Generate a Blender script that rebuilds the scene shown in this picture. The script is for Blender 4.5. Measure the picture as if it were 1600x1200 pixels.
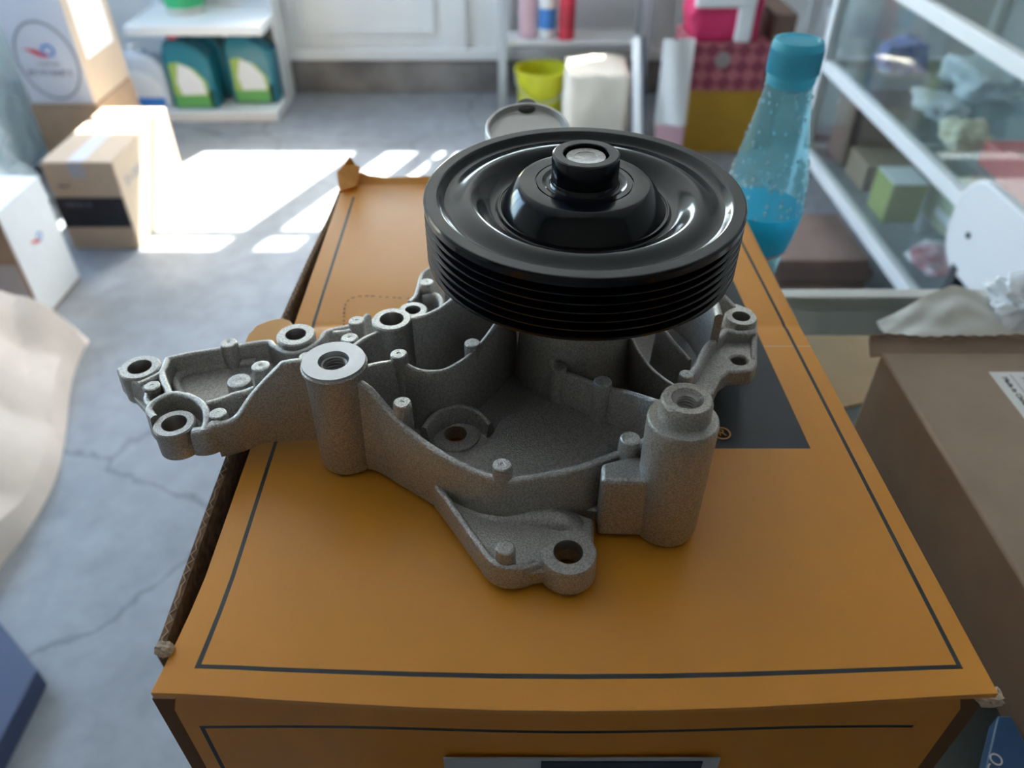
import bpy, bmesh, math, random
from mathutils import Vector, Matrix, noise as mnoise

random.seed(7)
for o in list(bpy.data.objects): bpy.data.objects.remove(o)
scene = bpy.context.scene
COL = scene.collection

# ---------------------------------------------------------------- camera
CAMZ = 1.35; LID = 1.10; PITCH = math.radians(39.3); FPX = 1200.0
CP, SP = math.cos(PITCH), math.sin(PITCH)
cd = bpy.data.cameras.new('camera'); cam = bpy.data.objects.new('camera', cd); COL.objects.link(cam)
cam.location = (0, 0, CAMZ); cam.rotation_euler = (math.pi/2 - PITCH, 0, 0)
cd.sensor_fit = 'HORIZONTAL'; cd.sensor_width = 36.0; cd.lens = FPX/1600*36.0
cd.clip_start = 0.02; cd.clip_end = 200
cd.dof.use_dof = True; cd.dof.focus_distance = 0.32; cd.dof.aperture_fstop = 8.5
scene.camera = cam

# ---------------------------------------------------------------- world, sun, exposure
SUN_DIR = Vector((-0.386, -0.922, -1.11)).normalized()      # direction the light travels
w = bpy.data.worlds.new('sky'); scene.world = w; w.use_nodes = True
nt = w.node_tree; nt.nodes.clear()
out = nt.nodes.new('ShaderNodeOutputWorld'); bg = nt.nodes.new('ShaderNodeBackground')
sky = nt.nodes.new('ShaderNodeTexSky'); sky.sky_type = 'NISHITA'; sky.sun_disc = False
sky.sun_elevation = math.asin(-SUN_DIR.z); sky.sun_rotation = math.atan2(-SUN_DIR.x, -SUN_DIR.y)
sky.air_density = 1.0; sky.dust_density = 2.0
nt.links.new(sky.outputs[0], bg.inputs[0]); nt.links.new(bg.outputs[0], out.inputs[0])
bg.inputs[1].default_value = 0.62
sd = bpy.data.lights.new('sun', 'SUN'); sun = bpy.data.objects.new('sun', sd); COL.objects.link(sun)
sd.energy = 16.0; sd.color = (1.0, 0.95, 0.88); sd.angle = math.radians(0.6)
sun.rotation_euler = SUN_DIR.to_track_quat('-Z', 'Y').to_euler(); sun.location = (2, 6, 6)

def portal(name, loc, size, rot):
    l = bpy.data.lights.new(name, 'AREA'); l.shape = 'RECTANGLE'; l.size, l.size_y = size
    l.cycles.is_portal = True
    o = bpy.data.objects.new(name, l); COL.objects.link(o); o.location = loc; o.rotation_euler = rot
portal('storefront_portal', (-0.2, 4.10, 1.52), (1.85, 1.2), (-math.pi/2, 0, 0))
portal('added_window_portal', (-2.66, 2.55, 1.65), (1.5, 2.5), (0, -math.pi/2, 0))  # guides sampling through the added side window

vs = scene.view_settings
vs.view_transform = 'Standard'; vs.look = 'None'; vs.gamma = 1.0; vs.use_curve_mapping = False
vs.exposure = 2.0
scene.cycles.use_denoising = True
scene.cycles.max_bounces = 10; scene.cycles.diffuse_bounces = 6; scene.cycles.transparent_max_bounces = 24
scene.cycles.sample_clamp_indirect = 6.0; scene.cycles.caustics_reflective = False; scene.cycles.caustics_refractive = False

# ---------------------------------------------------------------- placing helpers
def PX(px, py, z):
    """the point at height z (absolute) that stands where the photograph shows (px, py)"""
    u = (px-800)/FPX; v = (py-600)/FPX
    d = Vector((u, CP - v*SP, -SP - v*CP)); t = (z-CAMZ)/d.z
    return Vector((d.x*t, d.y*t, z))
def L(px, py, z=0.0): return PX(px, py, LID+z)              # z counted from the lid of the orange box
def mpp(p): return ((p.y*CP + (CAMZ-p.z)*SP))/FPX           # metres per pixel at a point

# ---------------------------------------------------------------- materials
M = {}
def mat(name, col, rough=0.6, metal=0.0, var=0.0, vscale=8.0, bump=0.0, bscale=200.0, bdist=0.001, coat=0.0, col2=None, spec=0.5, trans=0.0, crough=0.08, detail=4.0):
    if name in M: return M[name]
    m = bpy.data.materials.new(name); m.use_nodes = True; n = m.node_tree.nodes; l = m.node_tree.links
    b = n['Principled BSDF']; b.inputs['Roughness'].default_value = rough; b.inputs['Metallic'].default_value = metal
    b.inputs['Coat Weight'].default_value = coat; b.inputs['Coat Roughness'].default_value = crough
    b.inputs['Specular IOR Level'].default_value = spec
    tc = n.new('ShaderNodeTexCoord')
    c2 = col2 or tuple(max(0, c*(1-var)) for c in col)
    if var > 0 or col2:
        t = n.new('ShaderNodeTexNoise'); t.inputs['Scale'].default_value = vscale; t.inputs['Detail'].default_value = detail
        r = n.new('ShaderNodeValToRGB'); r.color_ramp.elements[0].position = 0.35; r.color_ramp.elements[1].position = 0.65
        r.color_ramp.elements[0].color = (*c2, 1); r.color_ramp.elements[1].color = (*col, 1)
        l.new(tc.outputs['Object'], t.inputs['Vector']); l.new(t.outputs['Fac'], r.inputs['Fac']); l.new(r.outputs['Color'], b.inputs['Base Color'])
    else: b.inputs['Base Color'].default_value = (*col, 1)
    if bump > 0:
        t2 = n.new('ShaderNodeTexNoise'); t2.inputs['Scale'].default_value = bscale; t2.inputs['Detail'].default_value = 3
        bp = n.new('ShaderNodeBump'); bp.inputs['Strength'].default_value = bump; bp.inputs['Distance'].default_value = bdist
        l.new(tc.outputs['Object'], t2.inputs['Vector']); l.new(t2.outputs['Fac'], bp.inputs['Height']); l.new(bp.outputs['Normal'], b.inputs['Normal'])
    if trans > 0:
        o = n['Material Output']; mx = n.new('ShaderNodeMixShader'); tr = n.new('ShaderNodeBsdfTranslucent')
        tr.inputs['Color'].default_value = (*col, 1); mx.inputs[0].default_value = trans
        l.new(b.outputs[0], mx.inputs[1]); l.new(tr.outputs[0], mx.inputs[2]); l.new(mx.outputs[0], o.inputs['Surface'])
    M[name] = m; return m
def glass(name, tint=(0.93, 0.97, 0.96), rough=0.03, refl=1.0, diffuse=0.0, dcol=(0.7, 0.8, 0.85)):
    if name in M: return M[name]
    m = bpy.data.materials.new(name); m.use_nodes = True; n = m.node_tree.nodes; l = m.node_tree.links
    n.remove(n['Principled BSDF']); o = n['Material Output']
    t = n.new('ShaderNodeBsdfTransparent'); t.inputs[0].default_value = (*tint, 1)
    g = n.new('ShaderNodeBsdfGlossy'); g.inputs['Roughness'].default_value = rough
    lw = n.new('ShaderNodeLayerWeight'); pw = n.new('ShaderNodeMath'); pw.operation = 'POWER'; pw.inputs[1].default_value = 4.0
    mu = n.new('ShaderNodeMath'); mu.operation = 'MULTIPLY_ADD'; mu.inputs[1].default_value = 0.75*refl; mu.inputs[2].default_value = 0.035*refl
    mx = n.new('ShaderNodeMixShader'); l.new(lw.outputs['Facing'], pw.inputs[0]); l.new(pw.outputs[0], mu.inputs[0]); l.new(mu.outputs[0], mx.inputs[0])
    src = t.outputs[0]
    if diffuse > 0:
        d = n.new('ShaderNodeBsdfDiffuse'); d.inputs[0].default_value = (*dcol, 1)
        tl = n.new('ShaderNodeBsdfTranslucent'); tl.inputs[0].default_value = (*dcol, 1)
        ad = n.new('ShaderNodeMixShader'); ad.inputs[0].default_value = 0.5; l.new(d.outputs[0], ad.inputs[1]); l.new(tl.outputs[0], ad.inputs[2])
        m2 = n.new('ShaderNodeMixShader'); m2.inputs[0].default_value = diffuse
        l.new(t.outputs[0], m2.inputs[1]); l.new(ad.outputs[0], m2.inputs[2]); src = m2.outputs[0]
    l.new(src, mx.inputs[1]); l.new(g.outputs[0], mx.inputs[2]); l.new(mx.outputs[0], o.inputs['Surface'])
    M[name] = m; return m

CAST = mat('cast_aluminium', (0.60, 0.575, 0.55), 0.46, 0.9, var=0.36, vscale=1300, bump=0.8, bscale=1500, bdist=0.0005, detail=1.0)
MACH = mat('machined_aluminium', (0.55, 0.56, 0.58), 0.35, 0.9, var=0.08, vscale=120)
BORE = mat('bore_metal', (0.36, 0.34, 0.32), 0.35, 0.85)
BLACK = mat('black_gloss_paint', (0.004, 0.005, 0.009), 0.15, 0.0, coat=0.15, spec=0.38, bump=0.05, bscale=600, bdist=0.0002)
BLACKG = mat('black_groove_paint', (0.006, 0.006, 0.007), 0.30, 0.0)
STEEL = mat('turned_steel', (0.42, 0.41, 0.40), 0.35, 0.9, var=0.3, vscale=700)
ORANGE = mat('orange_print', (0.80, 0.315, 0.022), 0.36, 0.0, var=0.06, vscale=9, bump=0.04, bscale=60, coat=0.15, crough=0.30)
ORANGED = mat('orange_print_wall', (0.80, 0.31, 0.03), 0.42, 0.0, var=0.10, vscale=12, bump=0.08, bscale=35, bdist=0.003)
INK = mat('black_ink', (0.022, 0.022, 0.024), 0.4)
INKB = mat('navy_black_print', (0.020, 0.023, 0.032), 0.36, var=0.2, vscale=30, bump=0.1, bscale=80, bdist=0.001)
CREASE = mat('worn_orange_crease', (0.78, 0.45, 0.2), 0.6)
KRAFT = mat('kraft_cardboard', (0.36, 0.24, 0.155), 0.8, var=0.12, vscale=14, bump=0.1, bscale=120)
KRAFTD = mat('kraft_corrugated_edge', (0.25, 0.15, 0.09), 0.9, var=0.5, vscale=260)
KRAFTL = mat('pale_kraft_paper', (0.70, 0.60, 0.52), 0.8, var=0.1, vscale=10, bump=0.15, bscale=40, bdist=0.004)
WHITE = mat('white_paint', (0.78, 0.78, 0.77), 0.45, var=0.04, vscale=5)
WHITEP = mat('white_paper', (0.85, 0.85, 0.84), 0.7, var=0.03, vscale=30)
WALL = mat('painted_plaster', (0.76, 0.76, 0.74), 0.8, var=0.05, vscale=3)
CEIL = mat('ceiling_paint', (0.80, 0.80, 0.79), 0.9)
TEXT = mat('dark_print', (0.05, 0.05, 0.055), 0.6)
TEXTG = mat('grey_print', (0.20, 0.21, 0.25), 0.6)
RED = mat('red_print', (0.62, 0.03, 0.045), 0.5)
BLUE = mat('blue_print', (0.05, 0.22, 0.60), 0.5)
GLASS = glass('clear_glass')
BAG = mat('clear_plastic_bag', (0.80, 0.84, 0.88), 0.28, trans=0.35, bump=0.6, bscale=30, bdist=0.01)
BAGB = mat('bluish_plastic_bag', (0.88, 0.97, 1.0), 0.22, trans=0.25, bump=0.6, bscale=22, bdist=0.01, col2=(0.74, 0.88, 0.93), vscale=9)
STEELP = mat('grey_painted_steel', (0.50, 0.53, 0.56), 0.4, 0.3)

# ---------------------------------------------------------------- object helpers
def wl(o):
    v = Vector((0, 0, 0))
    while o: v = v + o.location; o = o.parent
    return v
def tag(o, label=None, cat=None, group=None, kind=None):
    if label: o['label'] = label
    if cat: o['category'] = cat
    if group: o['group'] = group
    if kind: o['kind'] = kind
    return o
def empty(name, loc, label=None, cat=None, group=None):
    o = bpy.data.objects.new(name, None); COL.objects.link(o); o.location = loc; o.empty_display_size = 0.05
    return tag(o, label, cat, group)
def obj(name, bm, m, parent=None, smooth=35, bevel=0.0, seg=2, origin=None, mats=None):
    """bm holds WORLD coordinates; the mesh gets its own origin"""
    bm.normal_update()
    me = bpy.data.meshes.new(name)
    if origin is None:
        if parent is None and bm.verts:
            xs = [v.co.x for v in bm.verts]; ys = [v.co.y for v in bm.verts]; zs = [v.co.z for v in bm.verts]
            origin = Vector(((min(xs)+max(xs))/2, (min(ys)+max(ys))/2, min(zs)))
        else: origin = wl(parent) if parent else Vector((0, 0, 0))
    bmesh.ops.translate(bm, verts=bm.verts, vec=-Vector(origin))
    bm.to_mesh(me); bm.free()
    o = bpy.data.objects.new(name, me); COL.objects.link(o)
    if parent: o.parent = parent; o.location = Vector(origin) - wl(parent)
    else: o.location = origin
    for mm in (mats or [m]): me.materials.append(mm)
    if smooth is not None:
        for p in me.polygons: p.use_smooth = True
        if smooth < 180:
            bm2 = bmesh.new(); bm2.from_mesh(me); a = math.radians(smooth)
            for e in bm2.edges:
                if len(e.link_faces) == 2 and e.calc_face_angle(0) > a: e.smooth = False
            bm2.to_mesh(me); bm2.free()
    if bevel > 0:
        md = o.modifiers.new('bevel', 'BEVEL'); md.width = bevel; md.segments = seg; md.limit_method = 'ANGLE'; md.angle_limit = math.radians(40)
        md.harden_normals = False
    return o
def struct(name, bm, m, **k): return tag(obj(name, bm, m, **k), kind='structure')
def B(): return bmesh.new()
def box(bm, x0, x1, y0, y1, z0, z1, rz=0.0, mi=0, taper=0.0):
    c = Vector(((x0+x1)/2, (y0+y1)/2, 0)); R = Matrix.Rotation(rz, 3, 'Z'); vs_ = []
    for z, tp in ((z0, 1-taper), (z1, 1.0)):
        for x, y in ((x0, y0), (x1, y0), (x1, y1), (x0, y1)):
            p = R @ (Vector((x-c.x, y-c.y, 0))*tp) + c; vs_.append(bm.verts.new((p.x, p.y, z)))
    a = vs_
    for f in ((3, 2, 1, 0), (4, 5, 6, 7), (0, 1, 5, 4), (1, 2, 6, 5), (2, 3, 7, 6), (3, 0, 4, 7)):
        fc = bm.faces.new([a[i] for i in f]); fc.material_index = mi
    return bm
def bar(bm, p, q, wd, ht=None, up=Vector((0, 0, 1))):
    p, q = Vector(p), Vector(q); ht = ht or wd; d = (q-p).normalized()
    if abs(d.dot(up)) > 0.95: up = Vector((0, 1, 0))
    s = d.cross(up).normalized()*wd/2; t = s.cross(d).normalized()*ht/2
    a = [bm.verts.new(c + i*s + j*t) for c in (p, q) for i, j in ((-1, -1), (1, -1), (1, 1), (-1, 1))]
    for f in ((0, 1, 2, 3), (7, 6, 5, 4), (0, 4, 5, 1), (1, 5, 6, 2), (2, 6, 7, 3), (3, 7, 4, 0)): bm.faces.new([a[i] for i in f])
    bmesh.ops.recalc_face_normals(bm, faces=bm.faces)
    return bm
def lathe(bm, c, prof, seg=48, closed=False, mi=None):
    """profile of (r, z) pairs about the vertical through c; z absolute added to c.z"""
    c = Vector(c); rings = []
    for r, z in prof:
        if r < 1e-6: rings.append([bm.verts.new((c.x, c.y, c.z+z))])
        else: rings.append([bm.verts.new((c.x+r*math.cos(2*math.pi*k/seg), c.y+r*math.sin(2*math.pi*k/seg), c.z+z)) for k in range(seg)])
    if closed: rings.append(rings[0])
    for i in range(len(rings)-1):
        a, b = rings[i], rings[i+1]
        for k in range(seg):
            k2 = (k+1) % seg
            if len(a) == 1 and len(b) == 1: continue
            if len(a) == 1: f = bm.faces.new((a[0], b[k2], b[k]))
            elif len(b) == 1: f = bm.faces.new((a[k], a[k2], b[0]))
            else: f = bm.faces.new((a[k], a[k2], b[k2], b[k]))
            if mi: f.material_index = mi[i]
    bmesh.ops.recalc_face_normals(bm, faces=bm.faces)
    return bm
def circ(c, r, n=28): return [(c[0]+r*math.cos(2*math.pi*k/n), c[1]+r*math.sin(2*math.pi*k/n)) for k in range(n)]
def prism(bm, outline, z0, z1, holes=(), mi=0):
    """flat plate with holes; outline and holes as lists of (x, y)"""
    loops = [[Vector((p[0], p[1], z0)) for p in outline]] + [[Vector((p[0], p[1], z0)) for p in h] for h in holes]
    edges = []; lv = []
    for lp in loops:
        v = [bm.verts.new(p) for p in lp]; lv.append(v)
        for i in range(len(v)): edges.append(bm.edges.new((v[i], v[(i+1) % len(v)])))
    r = bmesh.ops.triangle_fill(bm, use_beauty=True, use_dissolve=False, edges=edges)
    fs = [g for g in r['geom'] if isinstance(g, bmesh.types.BMFace)]
    if holes:   # drop anything filled inside a hole
        kill = []
        for f in fs:
            c = f.calc_center_median()
            for h in holes:
                if inside(c, h): kill.append(f); break
        if kill:
            bmesh.ops.delete(bm, geom=kill, context='FACES_ONLY'); fs = [f for f in fs if f.is_valid]
    e = bmesh.ops.extrude_face_region(bm, geom=fs)
    nv = [g for g in e['geom'] if isinstance(g, bmesh.types.BMVert)]
    bmesh.ops.translate(bm, verts=nv, vec=(0, 0, z1-z0))
    bmesh.ops.recalc_face_normals(bm, faces=bm.faces)
    for f in bm.faces: f.material_index = mi
    return bm
def inside(p, poly):
    s = False; j = len(poly)-1
    for i in range(len(poly)):
        a, b = poly[i], poly[j]
        if (a[1] > p[1]) != (b[1] > p[1]) and p[0] < (b[0]-a[0])*(p[1]-a[1])/(b[1]-a[1])+a[0]: s = not s
        j = i
    return s
def spline(pts, n=5, closed=False):
    """Catmull-Rom through Vectors"""
    P = [Vector(p) for p in pts]; o = []; N = len(P)
    rng = range(N) if closed else range(N-1)
    for i in rng:
        if closed: a, b, c, d = P[(i-1) % N], P[i], P[(i+1) % N], P[(i+2) % N]
        else: a, b, c, d = P[max(i-1, 0)], P[i], P[i+1], P[min(i+2, N-1)]
        for k in range(n):
            t = k/n; o.append(0.5*((2*b)+(c-a)*t+(2*a-5*b+4*c-d)*t*t+(3*b-a-3*c+d)*t**3))
    if not closed: o.append(P[-1])
    return o
def rib(bm, path, th, zb, draft=0.0):
    """upright wall along a path of points whose z is the height of the top; rounded crest"""
    n = len(path); rows = []
    for i, p in enumerate(path):
        a = path[max(i-1, 0)]; b = path[min(i+1, n-1)]; d = Vector((b.x-a.x, b.y-a.y, 0))
        d = d.normalized() if d.length > 1e-9 else Vector((1, 0, 0)); s = Vector((-d.y, d.x, 0)); h = th/2
        zz = zb(p) if callable(zb) else zb
        hd = h + draft*(p.z-zz)
        pr = [(hd, zz), (h, p.z-h*0.8), (h*0.8, p.z-h*0.3), (h*0.35, p.z), (-h*0.35, p.z), (-h*0.8, p.z-h*0.3), (-h, p.z-h*0.8), (-hd, zz)]
        rows.append([bm.verts.new((p.x+s.x*q, p.y+s.y*q, z)) for q, z in pr])
    for i in range(n-1):
        for k in range(7): bm.faces.new((rows[i][k], rows[i][k+1], rows[i+1][k+1], rows[i+1][k]))
        bm.faces.new((rows[i][7], rows[i][0], rows[i+1][0], rows[i+1][7]))
    bm.faces.new(rows[0]); bm.faces.new(list(reversed(rows[-1])))
    bmesh.ops.recalc_face_normals(bm, faces=bm.faces)
    return bm
def text(name, s, loc, size, rot, m, parent, align='CENTER', ext=0.0002, sx=1.0):
    c = bpy.data.curves.new(name, 'FONT'); c.body = s; c.size = size; c.extrude = ext; c.align_x = align; c.align_y = 'CENTER'
    t_ = bpy.data.objects.new(name, c); me = bpy.data.meshes.new_from_object(t_); bpy.data.objects.remove(t_)
    o = bpy.data.objects.new(name, me); COL.objects.link(o); me.materials.clear(); me.materials.append(m)
    o.parent = parent; o.location = Vector(loc) - wl(parent); o.rotation_euler = rot; o.scale = (sx, 1, 1)
    return o
def strokes(name, o, ax, up, nrm, length, height, m, parent, seed=1):
    """a line of print too blurred to read: small upright marks with the rhythm of letters"""
    bm = B(); rn = random.Random(seed); x = 0.0; o, ax, up, nrm = Vector(o), Vector(ax), Vector(up), Vector(nrm)
    while x < length:
        w_ = height*rn.uniform(.12, .22); n = rn.choice((1, 2, 2, 3)); wl_ = height*rn.uniform(.45, .75)
        for k in range(n):
            a = x + k*wl_/max(1, n); q = [o+ax*(a+i)+up*j+nrm*.0004 for i, j in ((0, 0), (w_, 0), (w_, height), (0, height))]
            bm.faces.new([bm.verts.new(p) for p in q])
        hb = rn.choice((0, height*.42, height*.84)); q = [o+ax*i+up*j+nrm*.0004 for i, j in ((x, hb), (x+wl_*.8, hb), (x+wl_*.8, hb+height*.16), (x, hb+height*.16))]
        bm.faces.new([bm.verts.new(p) for p in q]); x += wl_ + height*.25
    return obj(name, bm, m, parent, smooth=None)
def grid(bm, f, nu, nv, mi=None):
    v = [[bm.verts.new(f(i/nu, j/nv)) for i in range(nu+1)] for j in range(nv+1)]
    for j in range(nv):
        for i in range(nu):
            fc = bm.faces.new((v[j][i], v[j][i+1], v[j+1][i+1], v[j+1][i]))
            if mi: fc.material_index = mi((i+.5)/nu, (j+.5)/nv)
    return bm
def solidify(o, t, off=-1):
    md = o.modifiers.new('thickness', 'SOLIDIFY'); md.thickness = t; md.offset = off
    es = o.modifiers.new('crisp_edges', 'EDGE_SPLIT'); es.split_angle = math.radians(50); return o
def crumple(c, dims, seed, amp=0.15, freq=1.6, sub=3, flat=True, boxy=0.5):
    """a crumpled soft bag: rounded block with folds, standing with its underside at c.z"""
    bm = B(); bmesh.ops.create_icosphere(bm, subdivisions=sub+1, radius=1.0)
    off = Vector((seed*3.1, seed*1.7, seed*5.3))
    for v in bm.verts:
        d = v.co.normalized(); m = max(abs(d.x), abs(d.y), abs(d.z)); p = d*(1-boxy) + d/m*boxy
        n = mnoise.noise(d*freq+off) + 0.6*abs(mnoise.noise(d*freq*2.3+off)) + 0.25*abs(mnoise.noise(d*freq*5+off))
        p = p*(1+amp*(n-0.25))
        v.co = p
    zs = [v.co.z for v in bm.verts]; xs = [abs(v.co.x) for v in bm.verts]; ys = [abs(v.co.y) for v in bm.verts]
    mx, my, z0, z1 = max(xs), max(ys), min(zs), max(zs)
    for v in bm.verts:
        zz = (v.co.z-z0)/(z1-z0)
        v.co = Vector((c[0]+v.co.x/mx*dims[0]/2, c[1]+v.co.y/my*dims[1]/2, c[2]+max(0.0, (zz-0.06)/0.94)*dims[2]))
    return bm

# ================================================================ THE ROOM
XL, XR, YB, YF, ZC = -2.6, 2.4, 4.03, -0.80, 2.9
def floor_mat():
    m = bpy.data.materials.new('worn_concrete'); m.use_nodes = True; n = m.node_tree.nodes; l = m.node_tree.links; b = n['Principled BSDF']
    b.inputs['Roughness'].default_value = 0.45
    tc = n.new('ShaderNodeTexCoord')
    def noise(s, d=6, rough=0.6):
        t = n.new('ShaderNodeTexNoise'); t.inputs['Scale'].default_value = s; t.inputs['Detail'].default_value = d; t.inputs['Roughness'].default_value = rough
        l.new(tc.outputs['Object'], t.inputs['Vector']); return t
    n1 = noise(2.6, 8); r1 = n.new('ShaderNodeValToRGB'); l.new(n1.outputs['Fac'], r1.inputs['Fac'])
    r1.color_ramp.elements[0].position = 0.3; r1.color_ramp.elements[1].position = 0.7
    r1.color_ramp.elements[0].color = (0.22, 0.235, 0.258, 1); r1.color_ramp.elements[1].color = (0.325, 0.34, 0.365, 1)
    n2 = noise(16, 5); r2 = n.new('ShaderNodeValToRGB'); l.new(n2.outputs['Fac'], r2.inputs['Fac'])
    r2.color_ramp.elements[0].position = 0.30; r2.color_ramp.elements[1].position = 0.62
    r2.color_ramp.elements[0].color = (0.78, 0.78, 0.78, 1); r2.color_ramp.elements[1].color = (1, 1, 1, 1)
    mx = n.new('ShaderNodeMixRGB'); mx.blend_type = 'MULTIPLY'; mx.inputs[0].default_value = 1; l.new(r1.outputs[0], mx.inputs[1]); l.new(r2.outputs[0], mx.inputs[2])
    # wandering cracks
    n3 = noise(3.0, 4); mp = n.new('ShaderNodeVectorMath'); mp.operation = 'MULTIPLY_ADD'
    mp.inputs[1].default_value = (0.35, 0.35, 0.35); l.new(n3.outputs['Color'], mp.inputs[0]); l.new(tc.outputs['Object'], mp.inputs[2])
    vo = n.new('ShaderNodeTexVoronoi'); vo.feature = 'DISTANCE_TO_EDGE'; vo.inputs['Scale'].default_value = 0.9; l.new(mp.outputs[0], vo.inputs['Vector'])
    r3 = n.new('ShaderNodeValToRGB'); r3.color_ramp.elements[0].position = 0.002; r3.color_ramp.elements[1].position = 0.010
    r3.color_ramp.elements[0].color = (0.62, 0.62, 0.62, 1); r3.color_ramp.elements[1].color = (1, 1, 1, 1); l.new(vo.outputs['Distance'], r3.inputs['Fac'])
    m2 = n.new('ShaderNodeMixRGB'); m2.blend_type = 'MULTIPLY'; m2.inputs[0].default_value = 1; l.new(mx.outputs[0], m2.inputs[1]); l.new(r3.outputs[0], m2.inputs[2])
    l.new(m2.outputs[0], b.inputs['Base Color'])
    bp = n.new('ShaderNodeBump'); bp.inputs['Strength'].default_value = 0.25; bp.inputs['Distance'].default_value = 0.004; l.new(n2.outputs['Fac'], bp.inputs['Height']); l.new(bp.outputs[0], b.inputs['Normal'])
    return m
FLOOR = floor_mat()
struct('floor', box(B(), XL, XR, YF, YB+0.12, -0.08, 0.0), FLOOR)
struct('ceiling', box(B(), XL-.1, XR+.1, YF-.1, YB+.14, ZC, ZC+0.1), CEIL)
struct('wall_right', box(B(), XR, XR+.1, YF, YB+.12, -.08, ZC), mat('darkened_right_wall', (.42, .43, .45), .8))  # wall out of view, kept grey to lower the fill light
struct('wall_front', box(B(), XL-.1, XR+.1, YF-.1, YF, -.08, ZC), mat('fill_cutting_dark_wall', (.15, .14, .13), .8))  # unseen wall, set close behind the camera and darkened to cut front light
bm = B(); wy0, wy1, wz0, wz1 = 1.3, 3.8, 0.9, 2.4
box(bm, XL-.1, XL, YF, wy0, -.08, ZC); box(bm, XL-.1, XL, wy1, YB+.12, -.08, ZC)
box(bm, XL-.1, XL, wy0, wy1, -.08, wz0); box(bm, XL-.1, XL, wy0, wy1, wz1, ZC)
struct('wall_left', bm, WALL)
bm = B()
for (a, b_) in ((wz0, wz0+.05), (wz1-.05, wz1)): box(bm, XL-.07, XL-.02, wy0, wy1, a, b_)
for yy in (wy0, wy0+.82, wy0+1.63, wy1-.05): box(bm, XL-.07, XL-.02, yy, yy+.05, wz0+.05, wz1-.05)
f_ = struct('added_side_window', bm, WHITE)  # side window out of view, put in for more sky light
obj('pane', box(B(), XL-.05, XL-.044, wy0+.03, wy1-.03, wz0+.03, wz1-.03), GLASS, f_)
# back wall: solid sides, lintel, dirty plinth; in it a glazed shopfront with panelled lower leaves
SX0, SX1, SILL, HEAD = -1.20, 1.62, 0.93, 2.11
bm = B()
box(bm, XL, SX0, YB, YB+.12, -.08, ZC); box(bm, SX1, XR, YB, YB+.12, -.08, ZC); box(bm, SX0, SX1, YB, YB+.12, HEAD, ZC)
struct('wall_back', bm, WALL)
PLINTH = mat('dirty_plinth', (0.34, 0.31, 0.29), 0.85, col2=(0.17, 0.15, 0.145), vscale=4.5, bump=0.3, bscale=30, bdist=0.006)
struct('baseboard_back', box(B(), SX0, SX1, YB+.0, YB+.12, 0, 0.165), PLINTH)
bm = B()
box(bm, SX0, SX1, YB-.02, YB+.10, .165, .215); box(bm, SX0, SX1, YB+.0, YB+.08, SILL-.07, SILL)
MULL = [(-1.20, -1.10), (-0.33, -0.225), (-0.06, 0.0), (0.70, 0.76), (1.52, 1.62)]
for a, b_ in MULL: box(bm, a, b_, YB, YB+.08, .215, HEAD)
box(bm, SX0, SX1, YB+.02, YB+.06, 1.86, 1.885)
dr = struct('door_1', bm, WHITE, bevel=0.004)
for i in range(len(MULL)-1):
    a, b_ = MULL[i][1], MULL[i+1][0]
    obj('leaf_panel', box(B(), a, b_, YB+.035, YB+.06, .215, (SILL-.07) if a < .7 else HEAD), WHITE, dr)  # rightmost leaf carried up solid, out of view, to block the sun
    if b_-a > .3:
        q = B()
        for (x0, x1, z0, z1) in ((a+.05, b_-.05, .28, .30), (a+.05, b_-.05, SILL-.15, SILL-.13), (a+.05, a+.07, .30, SILL-.15), (b_-.07, b_-.05, .30, SILL-.15)):
            box(q, x0, x1, YB+.012, YB+.036, z0, z1)
        obj('panel_moulding', q, WHITE, dr, bevel=0.004)
    if a < .7: obj('pane', box(B(), a, b_, YB+.045, YB+.05, SILL, HEAD), GLASS, dr)
PAVE = mat('sunlit_pavement', (0.5, 0.49, 0.47), 0.9, var=0.2, vscale=2)
struct('ground_outside', box(B(), -14, 14, YB+.125, 22, -.2, -.06), PAVE)
bm = B(); box(bm, -14, XL-.105, -8, YB+.12, -.2, -.06); struct('ground_beside', bm, PAVE)

# ================================================================ NEAR COUNTER
CT = 0.95
ct = empty('glass_counter', (0.6, 0.37, 0), 'glass topped counter with cream metal rail under the orange box', 'counter')
CX0, CX1, CY0, CY1 = -0.085, 1.35, 0.06, 0.635
CREAM = mat('cream_painted_rail', (0.66, 0.64, 0.60), 0.45, 0.0, var=0.06, vscale=20)
bm = B()
box(bm, CX0, CX1, CY1-.016, CY1, CT-.012, CT); obj('rail', bm, CREAM, ct, bevel=.002)
obj('rail', box(B(), CX0, CX1, CY0, CY0+.016, CT-.012, CT), CREAM, ct, bevel=.002)
obj('rail', box(B(), CX0, CX0+.016, CY0+.016, CY1-.016, CT-.012, CT), CREAM, ct, bevel=.002)
obj('rail', box(B(), CX1-.016, CX1, CY0+.016, CY1-.016, CT-.012, CT), CREAM, ct, bevel=.002)
obj('glass_top', box(B(), CX0+.016, CX1-.016, CY0+.016, CY1-.016, CT-.008, CT-.001), GLASS, ct)
GREYD = mat('grey_shelf_board', (0.30, 0.315, 0.33), 0.6, var=0.25, vscale=7)
obj('inner_shelf', box(B(), CX0+.02, CX1-.02, CY0+.02, CY1-.02, CT-.10, CT-.085), GREYD, ct)
for x in (CX0+.012, CX1-.012):
    for y in (CY0+.012, CY1-.012): obj('leg', box(B(), x-.012, x+.012, y-.012, y+.012, 0, CT-.012), CREAM, ct)
obj('rear_panel', box(B(), CX0+.024, CX1-.024, CY1-.012, CY1-.006, .12, CT-.012), CREAM, ct)
obj('side_panel', box(B(), CX0+.004, CX0+.010, CY0+.024, CY1-.024, .12, CT-.012), CREAM, ct)
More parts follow.
